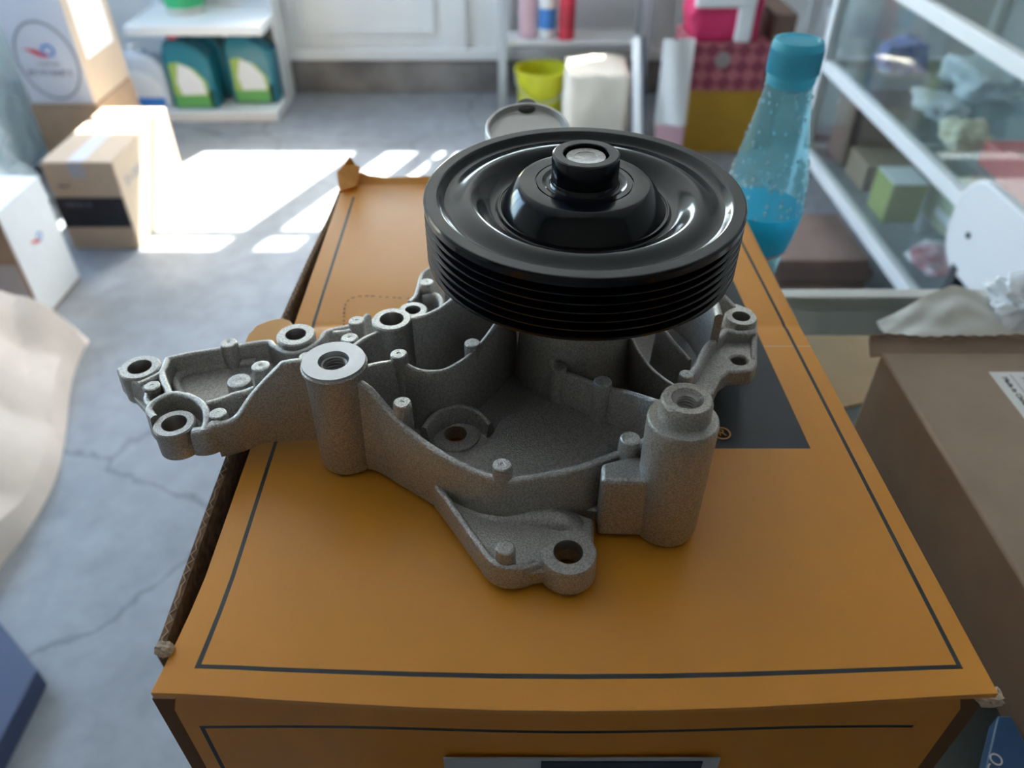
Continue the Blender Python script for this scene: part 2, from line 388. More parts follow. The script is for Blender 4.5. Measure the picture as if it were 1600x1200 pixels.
obj('bottom_shelf', box(B(), CX0+.024, CX1-.024, CY0+.02, CY1-.02, .12, .14), GREYD, ct)

# ================================================================ ORANGE BOX
ob = empty('orange_box', (0.018, 0.35, CT), 'worn orange cardboard box with black outline under the metal pump', 'box')
XN0, XN1, YN = -0.1205, 0.1685, 0.138
XFR, XFL, YFAR = 0.160, -0.1275, 0.543
def lidpt(u, v):
    x0 = XN0 + (XFL-XN0)*v; x1 = XN1 + (XFR-XN1)*v
    x = x0 + (x1-x0)*u; y = YN + (YFAR-YN)*v; z = LID - 0.0015
    if v < 0.12:
        k = (1-v/0.12); bow = math.sin(math.pi*min(1, max(0, u)))**1.2
        y -= 0.0048*k*k*bow; z -= 0.0030*k*k*bow
        if u < 0.12: x -= 0.0045*(1-u/0.12)*k**1.5; z += 0.0005*k
    if v > 0.955: z += 0.001*((v-0.955)/0.045)
    c = abs(v-0.548); z -= 0.0006*max(0, 1-c/0.012)
    return Vector((x, y, z - 0.0012*0))
us = sorted(set([0, .03, .0345, .0405, .08, .12, .2, .3, .40, .5, .6, .7, .8, .91, .93, .9675, .9735, .985, 1]))
vs2 = sorted(set([0, .010, .0235, .0275, .05, .08, .12, .2, .30, .40, .498, .5005, .52, .536, .542, .548, .554, .56, .7, .78, .9, .955, .98, 1]))
bm = B(); gv = [[bm.verts.new(lidpt(u, v)) for u in us] for v in vs2]
for j in range(len(vs2)-1):
    for i in range(len(us)-1):
        fc = bm.faces.new((gv[j][i], gv[j][i+1], gv[j+1][i+1], gv[j+1][i])); u = (us[i]+us[i+1])/2; v = (vs2[j]+vs2[j+1])/2
        fr = (.0235 < v < .955) and (.0345 < u < .0405 or .9675 < u < .9735) or (.0345 < u < .9735 and .0235 < v < .0275)
        if fr: fc.material_index = 1
        elif .40 < u < .91 and .30 < v < .78: fc.material_index = 2
        elif .498 < v < .5005 and u > .91: fc.material_index = 3
lid = solidify(obj('lid', bm, ORANGE, ob, smooth=50, mats=[ORANGE, INK, INKB, CREASE]), 0.0028)
# the torn raised corner and hinge strip at the far end
bm = B()
def hinge(u, v):
    p = lidpt(u, 1.0); h = 0.0035 - 0.001*u + 0.0005*math.sin(u*37)
    if u < 0.10: h += 0.006*(1-u/0.10)**1.5*(1 + 0.5*math.sin(u*170))
    return p + Vector((0, 0.007*v, h*v))
grid(bm, hinge, 60, 3)
solidify(obj('hinge_strip', bm, ORANGE, ob, smooth=50), 0.0025)
bm = B(); t = [lidpt(0, .965), lidpt(0.0, 1.0)+Vector((-.004, .004, .006)), lidpt(.008, 1.0)+Vector((-.002, .010, .009)), lidpt(.018, 1.0)+Vector((0, .013, .0150)), lidpt(.035, 1.0)+Vector((0, .010, .009)), lidpt(.045, 1.0)+Vector((0, .009, .0085)), lidpt(.04, .985)]
bm.faces.new([bm.verts.new(p+Vector((0, 0, .0006))) for p in t])
solidify(obj('torn_corner', bm, ORANGE, ob, smooth=None), 0.0025)
# perforated tab printed as a row of dashes
bm = B(); path = spline([L(537, 507), L(538, 480), L(545, 467), L(565, 461), L(610, 463), L(665, 467)], 14)
acc = 0.0
for i in range(len(path)-1):
    a, b_ = path[i], path[i+1]; seg_ = (b_-a).length; acc += seg_
    if (acc % 0.0042) < 0.0021:
        d = (b_-a).normalized(); s = Vector((-d.y, d.x, 0))*0.0005; up = Vector((0, 0, -0.0007))
        bm.faces.new([bm.verts.new(q+up) for q in (a-s, b_-s, b_+s, a+s)])
obj('perforation', bm, mat('perforation_print', (0.20, 0.07, 0.015), 0.7), ob, smooth=None)
# printed mark on the dark panel: a ring round a letter
p = L(1128, 677, -.001); r_ = 14*mpp(p)
bm = B(); lathe(bm, p, [(r_, 0.0), (r_, .0002), (r_*.80, .0002), (r_*.80, 0.0)], 40, closed=True)
obj('printed_ring', bm, mat('orange_ink', (0.62, 0.27, 0.06), 0.5), ob)
text('printed_letter', 'R', p+Vector((0, 0, .0003)), r_*1.45, (0, 0, 0), M['orange_ink'], ob)
# walls
ZB, ZT = CT, LID-0.006
fw = B()
def frontw(u, v):
    z = ZB + (ZT-ZB)*v; k = max(0, (z-(LID-.034))/.028); xa = -.1300+.0100*k; xb = .1730-.0120*k; x = xa + (xb-xa)*u; y = .1495 - .0035*math.sin(math.pi*u)*(1-v) + .0012*math.sin(u*9)*v
    y += .0025*math.exp(-((u-.62)/.06)**2 - ((v-.86)/.07)**2)*math.sin(u*120)
    return Vector((x, y, z))
zl = lambda z: (z-ZB)/(ZT-ZB)
vv = sorted([0, .1, .2, .3, .4, .5, zl(LID-.0495), zl(LID-.0475), .75, .8, .84, .88, .92, .96, 1])
uu = sorted([0, .012, .02, .026] + [i/24 for i in range(1, 24)] + [.955, .975, 1])
g = [[fw.verts.new(frontw(u, v)) for u in uu] for v in vv]
for j in range(len(vv)-1):
    for i in range(len(uu)-1):
        fc = fw.faces.new((g[j][i], g[j][i+1], g[j+1][i+1], g[j+1][i])); u = (uu[i]+uu[i+1])/2; v = (vv[j]+vv[j+1])/2
        if (zl(LID-.0495) < v < zl(LID-.0475) and .02 < u < .955) or (.02 < u < .026 and v < zl(LID-.048)): fc.material_index = 1
solidify(obj('front_wall', fw, ORANGED, ob, smooth=50, mats=[ORANGED, INK]), 0.003, -1)
obj('shipping_label', box(B(), -.028, .085, .1455, .1462, CT+.01, LID-.0665), mat('pale_blue_label', (0.50, 0.54, 0.62), 0.6), ob)
obj('label_band', box(B(), .012, .078, .1449, .1455, CT+.01, LID-.0685), mat('navy_label_band', (0.03, 0.04, 0.09), 0.5), ob)
bm = B()
def leftw(u, v):
    y = .1550 + (.538-.1550)*u; x = -.1285 - .0042*math.sin(math.pi*min(1, u*1.1))
    return Vector((x + (1-v)*.003, y, ZB + (LID-.0025-ZB)*v))
grid(bm, leftw, 30, 6); solidify(obj('left_wall', bm, KRAFTD, ob, smooth=60), .003, 0)
bm = B(); grid(bm, lambda u, v: leftw(u, v*.985)+Vector((-.0019, 0, 0)), 30, 6); obj('printed_skin', bm, ORANGED, ob, smooth=60)
bm = B(); n_ = 150      # the wavy flute of the corrugated board along the top of the left wall
prev = None
for k in range(n_+1):
    u = k/n_; p = leftw(u, 1.0); q = p + Vector((.0011*math.sin(k*math.pi*.9), 0, .0004))
    row = [bm.verts.new(q+Vector((-.0003, 0, 0))), bm.verts.new(q+Vector((.0003, 0, 0))), bm.verts.new(q+Vector((.0003, 0, -.004))), bm.verts.new(q+Vector((-.0003, 0, -.004)))]
    if prev:
        for a in range(4): bm.faces.new((prev[a], prev[(a+1) % 4], row[(a+1) % 4], row[a]))
    prev = row
obj('corrugated_flute', bm, mat('flute_paper', (0.42, 0.27, 0.17), .9), ob)
DARKB = mat('dark_flap_board', (.16, .075, .03), .8)  # dark brown board of the corner flaps
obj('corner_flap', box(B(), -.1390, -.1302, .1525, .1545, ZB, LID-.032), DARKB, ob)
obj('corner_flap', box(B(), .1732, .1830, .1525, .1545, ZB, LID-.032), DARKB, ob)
obj('right_wall', box(B(), .1640, .1670, .1550, .535, ZB, LID-.0065), ORANGED, ob)
obj('back_wall', box(B(), -.1265, .1670, .535, .538, ZB, LID-.0065), ORANGED, ob)
obj('bottom', box(B(), -.1265, .1640, .1550, .535, ZB, ZB+.003), KRAFT, ob)
bm = B(); pts = [L(380, 538), L(387, 522), L(400, 508), L(421, 499), L(440, 496), L(453, 500), L(462, 512), L(452, 538)]
prism(bm, [(q.x, q.y) for q in pts], LID-.0022, LID-.0004); obj('tuck_tab', bm, mat('tab_orange', (0.66, 0.31, 0.06), .5), ob, bevel=.0006)
bm = crumple(L(262, 1022, -.003), (.007, .006, .006), 3, .4, 2.5, 2); obj('torn_paper', bm, mat('torn_board', (.62, .5, .38), .9), ob, smooth=None)
bm = crumple(L(1540, 1096, -.018), (.010, .007, .007), 5, .4, 2.5, 2); obj('torn_paper', bm, M['torn_board'], ob, smooth=None)

# ================================================================ WATER PUMP
PC = L(913, 300, .105)
pump = empty('water_pump', (0.0, 0.25, LID), 'cast aluminium water pump with black ribbed pulley on the orange box', 'water pump')
def L2(px, py, z): q = L(px, py, z); return (q.x, q.y)
def ztop(z): return LID+z
# --- main body plate
body = [L2(545, 737, 0), L2(600, 728, 0), L2(640, 745, 0), L2(690, 768, 0), L2(740, 785, 0.004), L2(785, 795, .004), L2(850, 800, .002), L2(925, 815, 0), L2(1000, 825, 0), L2(1060, 835, 0)]
q = L(1068, 655, .06)
body += [(q.x+.012, q.y+.002), (q.x+.016, q.y+.03), (q.x+.036, q.y+.085), (q.x+.045, q.y+.115), (q.x+.03, q.y+.15), (.045, .395), (-.01, .40), (-.05, .375), (-.065, .335), (-.083, .30), (-.085, .262)]
hA = L(712, 683, .006)
bm = B(); prism(bm, body, LID+.0002, LID+.007, [circ((hA.x, hA.y), .0052)])
obj('base_plate', bm, CAST, pump, bevel=.0008)
bm = B(); lathe(bm, hA, [(.0052, -.004), (.0052, .0022), (.0058, .0026), (.0105, .0026), (.0112, .002), (.0118, -.004)], 40); obj('bolt_boss', bm, CAST, pump)
# bowl floor, gently domed pale patch
bm = B(); pts = [L(765, 690, .008), L(790, 655, .008), L(835, 640, .008), L(880, 605, .008), L(930, 625, .009), L(985, 665, .009), L(985, 735, .009), L(910, 765, .009), L(840, 775, .008), L(770, 765, .008), L(722, 735, .008), L(750, 705, .008)]
prism(bm, [(a.x, a.y) for a in spline(pts, 4, True)], LID+.006, LID+.0105); obj('bowl_floor', bm, CAST, pump, bevel=.0015)
# arc step round the inner bolt hole
bm = B(); rib(bm, spline([L(662, 668, .017), L(680, 645, .018), L(712, 632, .018), L(745, 640, .017), L(766, 662, .014)], 5), .0028, LID+.005, .15); obj('inner_step', bm, CAST, pump)
# --- front rim wall
rim = spline([L(552, 590, .0500), L(578, 606, .0462), L(612, 645, .0385), L(650, 680, .0335), L(692, 708, .0315), L(740, 733, .030), L(790, 747, .030), L(850, 741, .030), L(910, 727, .031), L(975, 703, .032), L(1020, 690, .032)], 6)
bm = B(); rib(bm, rim, .0036, LID+.0004, .05); obj('rim_wall', bm, CAST, pump)
# --- threaded posts
def post(p, ro, h, ri, top_mat, collar=True):
    """machined face, threaded bore, slightly tapering column"""
    zb = LID+.0004-p.z
    prof = [(ro*1.02, zb), (ro*1.02, zb+.003), (ro, -h*.45), (ro*.98, -.0045), (ro*1.07, -.0035), (ro*1.07, -.0018), (ro*1.0, -.0008)]
    bm = B(); lathe(bm, p, prof, 56); return bm
def threaded_bore(p, ri, ro, depth, turns=9):
    prof = [(ro, -.0008), (ro*.985, 0), (ri*1.28, 0), (ri*1.08, -.0016)]
    st = depth/turns
    for k in range(turns):
        prof += [(ri*1.08, -.0016-st*(k+.15)), (ri*.93, -.0016-st*(k+.5)), (ri*.93, -.0016-st*(k+.62))]
    prof += [(ri*1.0, -.0016-depth), (0, -.0016-depth)]
    return prof
pF = L(521, 563, .055); rF = 50*mpp(pF)
po = obj('threaded_post', post(pF, rF*.97, .055, .004, None), CAST, pump)
bm = B(); pr = threaded_bore(pF, 19*mpp(pF), rF, .013); lathe(bm, pF, pr, 56, mi=[0]*3+[1]*len(pr)); obj('machined_face', bm, MACH, po, smooth=40, mats=[MACH, BORE])
pG = L(1068, 652, .060); rG = 57*mpp(pG); pGt = pG + Vector((.0006, .0016, .0080)); rGt = 42*mpp(pGt)
bm = B(); lathe(bm, pG, [(rG*.93, LID+.0004-pG.z), (rG*.97, LID+.003-pG.z), (rG*.99, -.03), (rG*.99, -.0016), (rG*.975, -.0006), (rG*.94, 0), (0, 0)], 56)
pg = obj('threaded_post', bm, CAST, pump)
bm = B(); pr = threaded_bore(pGt, 17.5*mpp(pGt), rGt*.91, .012)
pr = [(rGt*.905, -.0002), (rGt*.9, 0), (17.5*mpp(pGt)*1.45, 0), (17.5*mpp(pGt)*1.3, -.0012)] + pr[4:]
pr = [(rGt*1.03, -.0085), (rGt*1.0, -.0075), (rGt*.985, -.0018), (rGt*.95, -.0006)] + pr
lathe(bm, pGt, pr, 56, mi=[0]*7+[1]*len(pr)); obj('threaded_boss', bm, CAST, pg, smooth=40, mats=[CAST, BORE])
# block joining rim and right post
bm = B(); blk = [L2(934, 838, 0), L2(1000, 842, 0), L2(1040, 840, 0)]
fy = blk[0][1]
bl = [(blk[0][0]-.001, fy), (pG.x, fy-.001), (pG.x, pG.y+.006), (blk[0][0]+.012, fy+.014), (blk[0][0], fy+.010)]
prism(bm, bl, LID+.0004, LID+.033); obj('side_block', bm, CAST, pump, bevel=.002, seg=3)
bm = B(); pts = [L(985, 698, .034), L(1020, 683, .038), L(1040, 672, .046)]
rib(bm, spline(pts, 4), .006, LID+.02); obj('gusset', bm, CAST, pump)
# web from arm to left post and from it to the inside
web = [L(330, 662, .0235), L(366, 652, .024), L(395, 612, .034), L(432, 572, .047), L(446, 564, .0495), L(480, 560, .0505)]
bm = B(); a0 = L(300, 690, .010); a1 = L(498, 690, .006)
yb = lambda p: LID+.0065
wb = [Vector((p.x, a0.y + (a1.y-a0.y)*max(0, (p.x-a0.x)/(a1.x-a0.x)) + .0015, p.z)) for p in web]
wb2 = []
for p, (px, z) in zip(web, ((330, .0235), (366, .024), (400, .034), (434, .0475), (447, .0495), (480, .0505))):
    wb2.append(p)
bm = B(); rib(bm, spline(wb2, 5), .0042, LID+.0050, .0); obj('arm_web', bm, CAST, pump)
# --- studs (ejector pads)
def stud(px, py, z, rpx, zb=.004, name='stud'):
    p = L(px, py, z); r = rpx*mpp(p); h = LID+zb-p.z
    bm = B(); lathe(bm, p, [(r*1.06, h), (r*.99, -.0016), (r*.93, -.0004), (r*.80, 0), (r*.25, .0), (r*.18, -.0002), (0, -.0002)], 28)
    return obj(name, bm, CAST, pump)
for s in [(623, 552, .047, 14, .004), (628, 628, .043, 15, .004), (738, 535, .042, 13, .004), (873, 572, .030, 13, .005), (942, 595, .032, 15, .006),
          (785, 725, .036, 16, .004), (985, 684, .040, 17, .01), (790, 855, .0185, 16, .004), (1073, 584, .034, 12, .006),
          (557, 500, .036, 13, .010), (546, 527, .040, 14, .010), (667, 440, .038, 11.5, .008), (357, 535, .027, 13.5, .012),
          (373, 594, .022, 19, .010), (407, 571, .030, 15, .010), (340, 645, .0245, 14, .010), (237, 602, .0255, 13, .011), (478, 556, .046, 12, .02)]: stud(*s)
# --- left arm: outer skin plate with bosses, rim ribs and a recessed pocket
Za, Zb = .0225, .0095
aout = [L2(183, 574, Za), L2(200, 563, Za), L2(235, 557, Za), L2(265, 557, Za), L2(300, 549, Za), L2(357, 540, Za), L2(420, 531, Za), L2(440, 515, Za), L2(470, 506, Za), L2(495, 515, Za), L2(520, 512, Za),
        L2(552, 503, Za), L2(585, 490, Za), L2(640, 470, Za), L2(665, 500, Za), L2(640, 545, Za), L2(560, 580, Za), L2(500, 610, Za)]
aout += [L2(480, 630, Za), L2(330, 655, Za), L2(300, 668, Za), L2(280, 678, Za), L2(262, 678, Za), L2(244, 662, Za), L2(232, 640, Za), L2(222, 622, Za), L2(198, 596, Za)]
hole1 = L(218, 573, Za); hole2 = L(272, 661, Za); holeB = L(462, 522, Za)
rA = 17.5*mpp(hole1)
prism_holes = [circ((hole1.x, hole1.y), rA), circ((hole2.x, hole2.y), 18*mpp(hole2)), circ((holeB.x, holeB.y), 15*mpp(holeB))]
bm = B(); prism(bm, aout, LID+Zb, LID+.0135, prism_holes); arm = obj('mounting_arm', bm, CAST, pump, bevel=.0008)
def ring(px, py, z, ro, ri, zb, name='bolt_boss', m=CAST, face=None, par=None):
    p = L(px, py, z); k = mpp(p); ro *= k; ri *= k; h = LID+zb-p.z
    bm = B(); lathe(bm, p, [(ri, h), (ri, -.0008), (ri*1.08, 0), (ro*.93, 0), (ro, -.0008), (ro*1.03, h)], 44, closed=True, mi=[1, 1, 0, 0, 0, 0])
    return obj(name, bm, m, par or pump, mats=[m, BORE])
ring(218, 573, .0245, 31, 17, Zb-.0003)
ring(272, 661, .0215, 32, 18, .0075)
ring(462, 522, .0275, 30, 15, .010)
ring(612, 498, .042, 31, 17.5, .006)
ring(645, 484, .036, 23, 11.5, .006)
ring(1158, 494, .031, 25, 13, .014)
def ribs(name, pts, th, zb, n=5, draft=0.06):
    bm = B(); rib(bm, spline([L(*p) for p in pts], n), th, LID+zb, draft); return obj(name, bm, CAST, pump)
ribs('arm_rim', [(262, 558, .0245), (300, 550, .0245), (357, 541, .0245), (415, 532, .0245), (427, 538, .0245), (450, 549, .0245), (476, 545, .0255), (500, 530, .0265), (510, 517, .027), (545, 508, .027)], .0034, .010)
ribs('arm_rim', [(262, 558, .0245), (256, 572, .0245), (252, 582, .0245), (258, 600, .0245), (264, 614, .0245)], .0036, .010)
ribs('arm_rim', [(252, 580, .0245), (238, 588, .0245), (216, 598, .0245)], .0034, .010)
ribs('arm_rim', [(235, 632, .0235), (228, 622, .0235), (230, 610, .0235), (222, 600, .0235), (200, 588, .0235), (186, 574, .0235)], .0030, .010)
ribs('arm_rim', [(240, 650, .0235), (232, 638, .0235), (240, 626, .024), (262, 614, .0245), (284, 614, .0245), (306, 622, .0245), (320, 636, .0245), (322, 655, .0235), (317, 672, .0225)], .0036, .010)
ribs('arm_rim', [(322, 628, .0245), (345, 622, .0245), (365, 614, .0245), (382, 610, .0245), (396, 604, .0255)], .0036, .010)
ribs('arm_rim', [(300, 671, .0215), (318, 668, .0225), (340, 655, .0235)], .006, .0092)
ribs('pocket_step', [(284, 615, .0165), (272, 590, .0165), (285, 576, .0165), (330, 567, .0165), (400, 560, .0165)], .005, .010)
ribs('arm_rim', [(575, 490, .034), (560, 505, .033), (545, 515, .032), (520, 518, .031)], .0034, .010)
# --- the inner partition walls
ribs('partition_wall', [(565, 573, .0465), (590, 567, .0455), (623, 562, .044)], .0032, .006)
ribs('partition_wall', [(623, 562, .044), (655, 577, .040), (690, 578, .038), (718, 565, .038), (738, 550, .039), (758, 528, .041), (775, 505, .043), (800, 470, .045)], .0028, .006)
ribs('partition_wall', [(545, 545, .040), (565, 530, .040), (585, 520, .040), (594, 516, .040)], .0030, .008)
ribs('outer_wall', [(634, 497, .041), (642, 496, .0415), (652, 494, .042), (675, 487, .043), (700, 472, .045), (722, 450, .047), (755, 420, .050), (800, 395, .052)], .0034, .004)
ribs('outer_wall', [(640, 470, .034), (650, 460, .034), (655, 445, .035), (660, 428, .036), (672, 418, .037), (690, 405, .038)], .0030, .004)
ribs('arc_rib', [(660, 462, .033), (680, 458, .034), (690, 470, .034), (686, 484, .034), (668, 490, .036)], .0030, .004)
ribs('partition_wall', [(876, 578, .028), (905, 588, .0285), (942, 602, .029), (985, 612, .031), (1035, 628, .036)], .0028, .006)
ribs('partition_wall', [(820, 505, .030), (845, 530, .030), (873, 575, .0295)], .0028, .006)
ribs('arc_rib', [(985, 520, .032), (996, 545, .031), (1014, 570, .030), (1034, 588, .031), (1055, 602, .034)], .0018, .006)
ribs('arc_rib', [(1030, 505, .034), (1050, 530, .031), (1078, 562, .028)], .0024, .006)
# --- right ear
ear = [L2(1128, 478, .024), L2(1150, 472, .024), L2(1176, 482, .024), L2(1184, 500, .024), L2(1184, 530, .024), L2(1184, 566, .024), L2(1176, 578, .024), L2(1140, 580, .024), L2(1126, 590, .024), L2(1116, 612, .024), L2(1095, 625, .024),
       L2(1070, 612, .024), L2(1075, 580, .024), L2(1092, 552, .024), L2(1118, 524, .024)]
he = L(1155, 561, .024); hb = L(1158, 494, .024)
bm = B(); prism(bm, ear, LID+.0145, LID+.0235, [circ((he.x, he.y), 12*mpp(he)), circ((hb.x, hb.y), 12.5*mpp(hb))]); obj('mounting_ear', bm, CAST, pump, bevel=.0012)
ribs('ear_rim', [(1180, 516, .029), (1155, 518, .029), (1135, 514, .030), (1126, 522, .030), (1108, 536, .030), (1098, 552, .030), (1090, 570, .030), (1080, 582, .031)], .0036, .015)
ribs('ear_rim', [(1178, 514, .0275), (1178, 535, .0262), (1177, 560, .0238)], .0024, .016)
ribs('ear_rim', [(1135, 514, .030), (1118, 500, .032), (1110, 488, .034)], .0032, .015)
ribs('ear_rim', [(1148, 478, .031), (1136, 465, .034), (1125, 455, .036)], .0030, .015)
# --- front foot
fz = .0125
foot = [L2(679, 754, fz), L2(700, 782, fz), L2(728, 822, fz), L2(752, 856, fz), L2(768, 878, fz), L2(782, 887, fz), L2(805, 890, fz), L2(835, 884, fz), L2(852, 882, fz), L2(878, 888, fz), L2(900, 887, fz), L2(915, 880, fz), L2(924, 865, fz), L2(928, 845, fz), L2(930, 800, fz), L2(850, 770, fz), L2(760, 765, fz)]
fh = L(888, 862, fz); k = mpp(fh)
bm = B(); prism(bm, foot, LID+.0003, LID+.0085, [circ((fh.x, fh.y), 22*k)]); obj('mounting_foot', bm, CAST, pump, bevel=.0012)
bm = B(); lathe(bm, fh, [(22*k, -.0118), (22*k, -.0006), (23.5*k, 0), (43*k, 0), (45*k, -.0008), (46*k, -.0118)], 48, closed=True, mi=[1, 1, 0, 0, 0, 0]); obj('foot_boss', bm, CAST, pump, mats=[CAST, BORE])
ribs('foot_rim', [(683, 757, .0135), (704, 785, .0130), (730, 822, .0125), (755, 856, .0125), (770, 874, .0125), (788, 883, .0125), (812, 884, .0122), (836, 879, .0110), (850, 880, .0085)], .0030, .001)
ribs('foot_rim', [(684, 756, .0135), (705, 762, .0135), (708, 768, .0125)], .003, .001)
bm = B(); rib(bm, spline([L(735, 800, .0075), L(780, 797, .0105), L(840, 796, .0125), L(875, 802, .0125), L(905, 818, .0095), L(918, 828, .0070)], 4), .012, LID+.001, .3); obj('foot_fillet', bm, CAST, pump)
# --- hose neck behind the pulley
nc = L(824, 200, .086); nk = 66*mpp(nc)
bm = B(); lathe(bm, (0, 0, 0), [(nk*.78, -.085), (nk*.80, -.02), (nk*.86, -.008), (nk*1.0, -.005), (nk*1.0, 0), (nk*.97, .001), (nk*.91, .001), (nk*.89, -.0006), (nk*.86, -.0022), (nk*.80, -.0026), (0, -.0026)], 56)
R = Matrix.Rotation(math.radians(14), 4, 'X')
bmesh.ops.transform(bm, matrix=Matrix.Translation(nc) @ R, verts=bm.verts); nk_o = obj('hose_neck', bm, mat('bare_neck_aluminium', (.60, .59, .58), .5, .6), pump)
bm = B(); lathe(bm, (0, nk*1.0, .0), [(.0062, -.006), (.0062, -.0012), (.0052, -.0002), (0, .0002)], 24)
bmesh.ops.transform(bm, matrix=Matrix.Translation(nc) @ R, verts=bm.verts); obj('neck_lug', bm, mat('dark_lug', (.06, .06, .06), .5, .4), nk_o)
# cast elbow joining the neck to the housing
bm = B(); rows = []; e0 = Vector((nc.x+.012, nc.y-.045, LID+.022)); e1 = Vector((nc.x, nc.y+.012, LID+.022)); e2 = Vector((nc.x, nc.y+.010, LID+.055))
pth = spline([e0, e0.lerp(e1, .6), e2.lerp(e1, .55), e2], 5)
for i, p in enumerate(pth):
    d = (pth[min(i+1, len(pth)-1)]-pth[max(i-1, 0)]).normalized(); sd_ = Vector((1, 0, 0)); up_ = d.cross(sd_).normalized(); sd_ = up_.cross(d)
    rows.append([bm.verts.new(p+(sd_*math.cos(a)+up_*math.sin(a))*nk*.80) for a in [2*math.pi*k/32 for k in range(32)]])
for a_, b_ in zip(rows, rows[1:]):
    for k in range(32): bm.faces.new((a_[k], a_[(k+1) % 32], b_[(k+1) % 32], b_[k]))
bm.faces.new(rows[0]); bm.faces.new(rows[-1]); bmesh.ops.recalc_face_normals(bm, faces=bm.faces)
obj('neck_elbow', bm, CAST, pump, smooth=40)
# back volute wall, closing the housing behind the pulley
ct_ = Vector((.031, .312))
arc = [Vector((ct_.x+.068*math.cos(a), ct_.y+.068*math.sin(a), LID+.045)) for a in [math.radians(d) for d in range(-8, 166, 8)]]
bm = B(); rib(bm, arc, .004, LID+.004); obj('volute_wall', bm, CAST, pump)
bm = B(); lathe(bm, (ct_.x, ct_.y, LID), [(.030, .006), (.027, .030), (.025, .056), (.025, .074), (0, .074)], 56); obj('bearing_housing', bm, CAST, pump)

# --- pulley (profile in units of its radius), leaning a touch towards the camera
PR = .0690; pc = Vector((.0309, .3085, LID+.105))
def s(z): return z
prof = [(.20, -.030), (.62, -.030), (.90, -.031), (.955, -.0300)]
zt, zb_, ng = -.0035, -.0275, 6
st = (zt-zb_)/ng
grooves = [(.985, -.0290), (1.0, -.0284)]
for k in range(ng):
    z = zb_ + st*k
    grooves += [(1.0, z+st*.06), (.955, z+st*.40), (.955, z+st*.60), (1.0, z+st*.94)]
grooves += [(1.0, -.0012), (.992, -.0002)]
top = [(.985, 0), (.918, 0), (.912, -.0002), (.900, -.0010), (.885, -.0024), (.872, -.0031), (.858, -.0033)]
def bowl(r):     # the web swells to a low ridge, then dips into a rounded trough before the hub cone
    if r > .72: return -.0034 + .0022*(1-math.cos(math.pi*(.858-r)/.138))/2
    return -.0012 - .0068*(1-math.cos(math.pi*min(1, (.72-r)/.155)))/2
top += [(.858-.0095*k, bowl(.858-.0095*k)) for k in range(1, 31)]
top += [(.556, -.0080), (.548, -.0077), (.542, -.0071), (.538, -.0064), (.530, -.0064), (.527, -.0068), (.520, -.0068), (.515, -.0062)]
top += [(.500, -.0046), (.470, -.0010), (.440, .0020), (.425, .0032), (.412, .0040), (.402, .0044), (.392, .0045), (.306, .0045), (.304, .0040), (.298, .0040), (.296, .0045), (.262, .0045), (.254, .0041), (.236, .0037), (.220, .0039), (.212, .0047), (.207, .006)]
bm = B(); allp = [(r*PR, z) for r, z in prof + grooves + top]
RT = Matrix.Translation(pc) @ Matrix.Rotation(math.radians(1.6), 4, 'X')
lathe(bm, (0, 0, 0), allp, 128)
bmesh.ops.transform(bm, matrix=RT, verts=bm.verts)
pul = obj('pulley', bm, BLACK, pump, smooth=19); pul['label'] = 'glossy black ribbed pulley wheel'
bm = B(); lathe(bm, (0, 0, 0), [(.207*PR, .002), (.207*PR, .0158), (.203*PR, .0166), (.194*PR, .0170), (.142*PR, .0170), (.137*PR, .0166), (.136*PR, .0125), (.10*PR, .0125)], 72)
bmesh.ops.transform(bm, matrix=RT, verts=bm.verts); hub = obj('hub', bm, BLACK, pul, smooth=30)
bm = B(); lathe(bm, (0, 0, 0), [(.122*PR, .006), (.122*PR, .0150), (.118*PR, .0156), (.07*PR, .0155), (.068*PR, .0153), (.05*PR, .0154), (0, .0154)], 56)
bmesh.ops.transform(bm, matrix=RT, verts=bm.verts); sh = obj('shaft_end', bm, STEEL, pul); sh['label'] = 'bare turned steel shaft end'

# ================================================================ THINGS ON THE COUNTER
# --- blue water bottle
bo = empty('water_bottle', (.2035, .575, CT), 'blue plastic water bottle with cyan cap and inner droplets', 'bottle')
bc = wl(bo)
AQUA = glass('aqua_plastic', (0.66, 0.90, 0.96), .12, 1.0, .16, (0.42, 0.82, 0.92))
def zz(z): return z-CT
bprof = [(.004, .003), (.022, .001), (.0262, .004), (.0275, .012), (.0262, .030), (.0235, .045), (.0222, .058), (.0232, .070), (.0262, .083), (.0292, .096), (.0312, .110), (.0315, .122), (.0302, .138), (.0278, .153), (.0245, .170), (.0210, .187), (.0182, .202), (.0166, .214), (.0160, .219)]
bm = B(); lathe(bm, bc, bprof, 56); obj('body', bm, AQUA, bo, smooth=180)
bm = B(); lathe(bm, bc, [(.0318, .084), (.0316, .0845), (.0312, .110), (.0325, .110), (.0318, .1205), (.0319, .1215)], 56)
lb = B(); lathe(lb, bc, [(.0266, .0835), (.0296, .0965), (.0316, .110), (.0319, .118)], 56)
obj('label_sleeve', lb, mat('cyan_film', (0.03, 0.50, 0.72), .35, trans=.4), bo, smooth=180); bm.free()
lb = B(); lathe(lb, bc, [(.0262, .0815), (.0268, .0835)], 56); obj('label_edge', lb, RED, bo, smooth=180)
CAPM = mat('cyan_cap', (0.20, 0.70, 0.84), .35, trans=.5)
bm = B(); lathe(bm, bc, [(.0155, .213), (.0172, .2145), (.0176, .217), (.0172, .219), (.0178, .2195), (.0182, .241), (.0172, .2445), (.0140, .2450), (.0130, .2440), (0, .2440)], 56)
cp_ = obj('cap', bm, CAPM, bo)
bm = B()
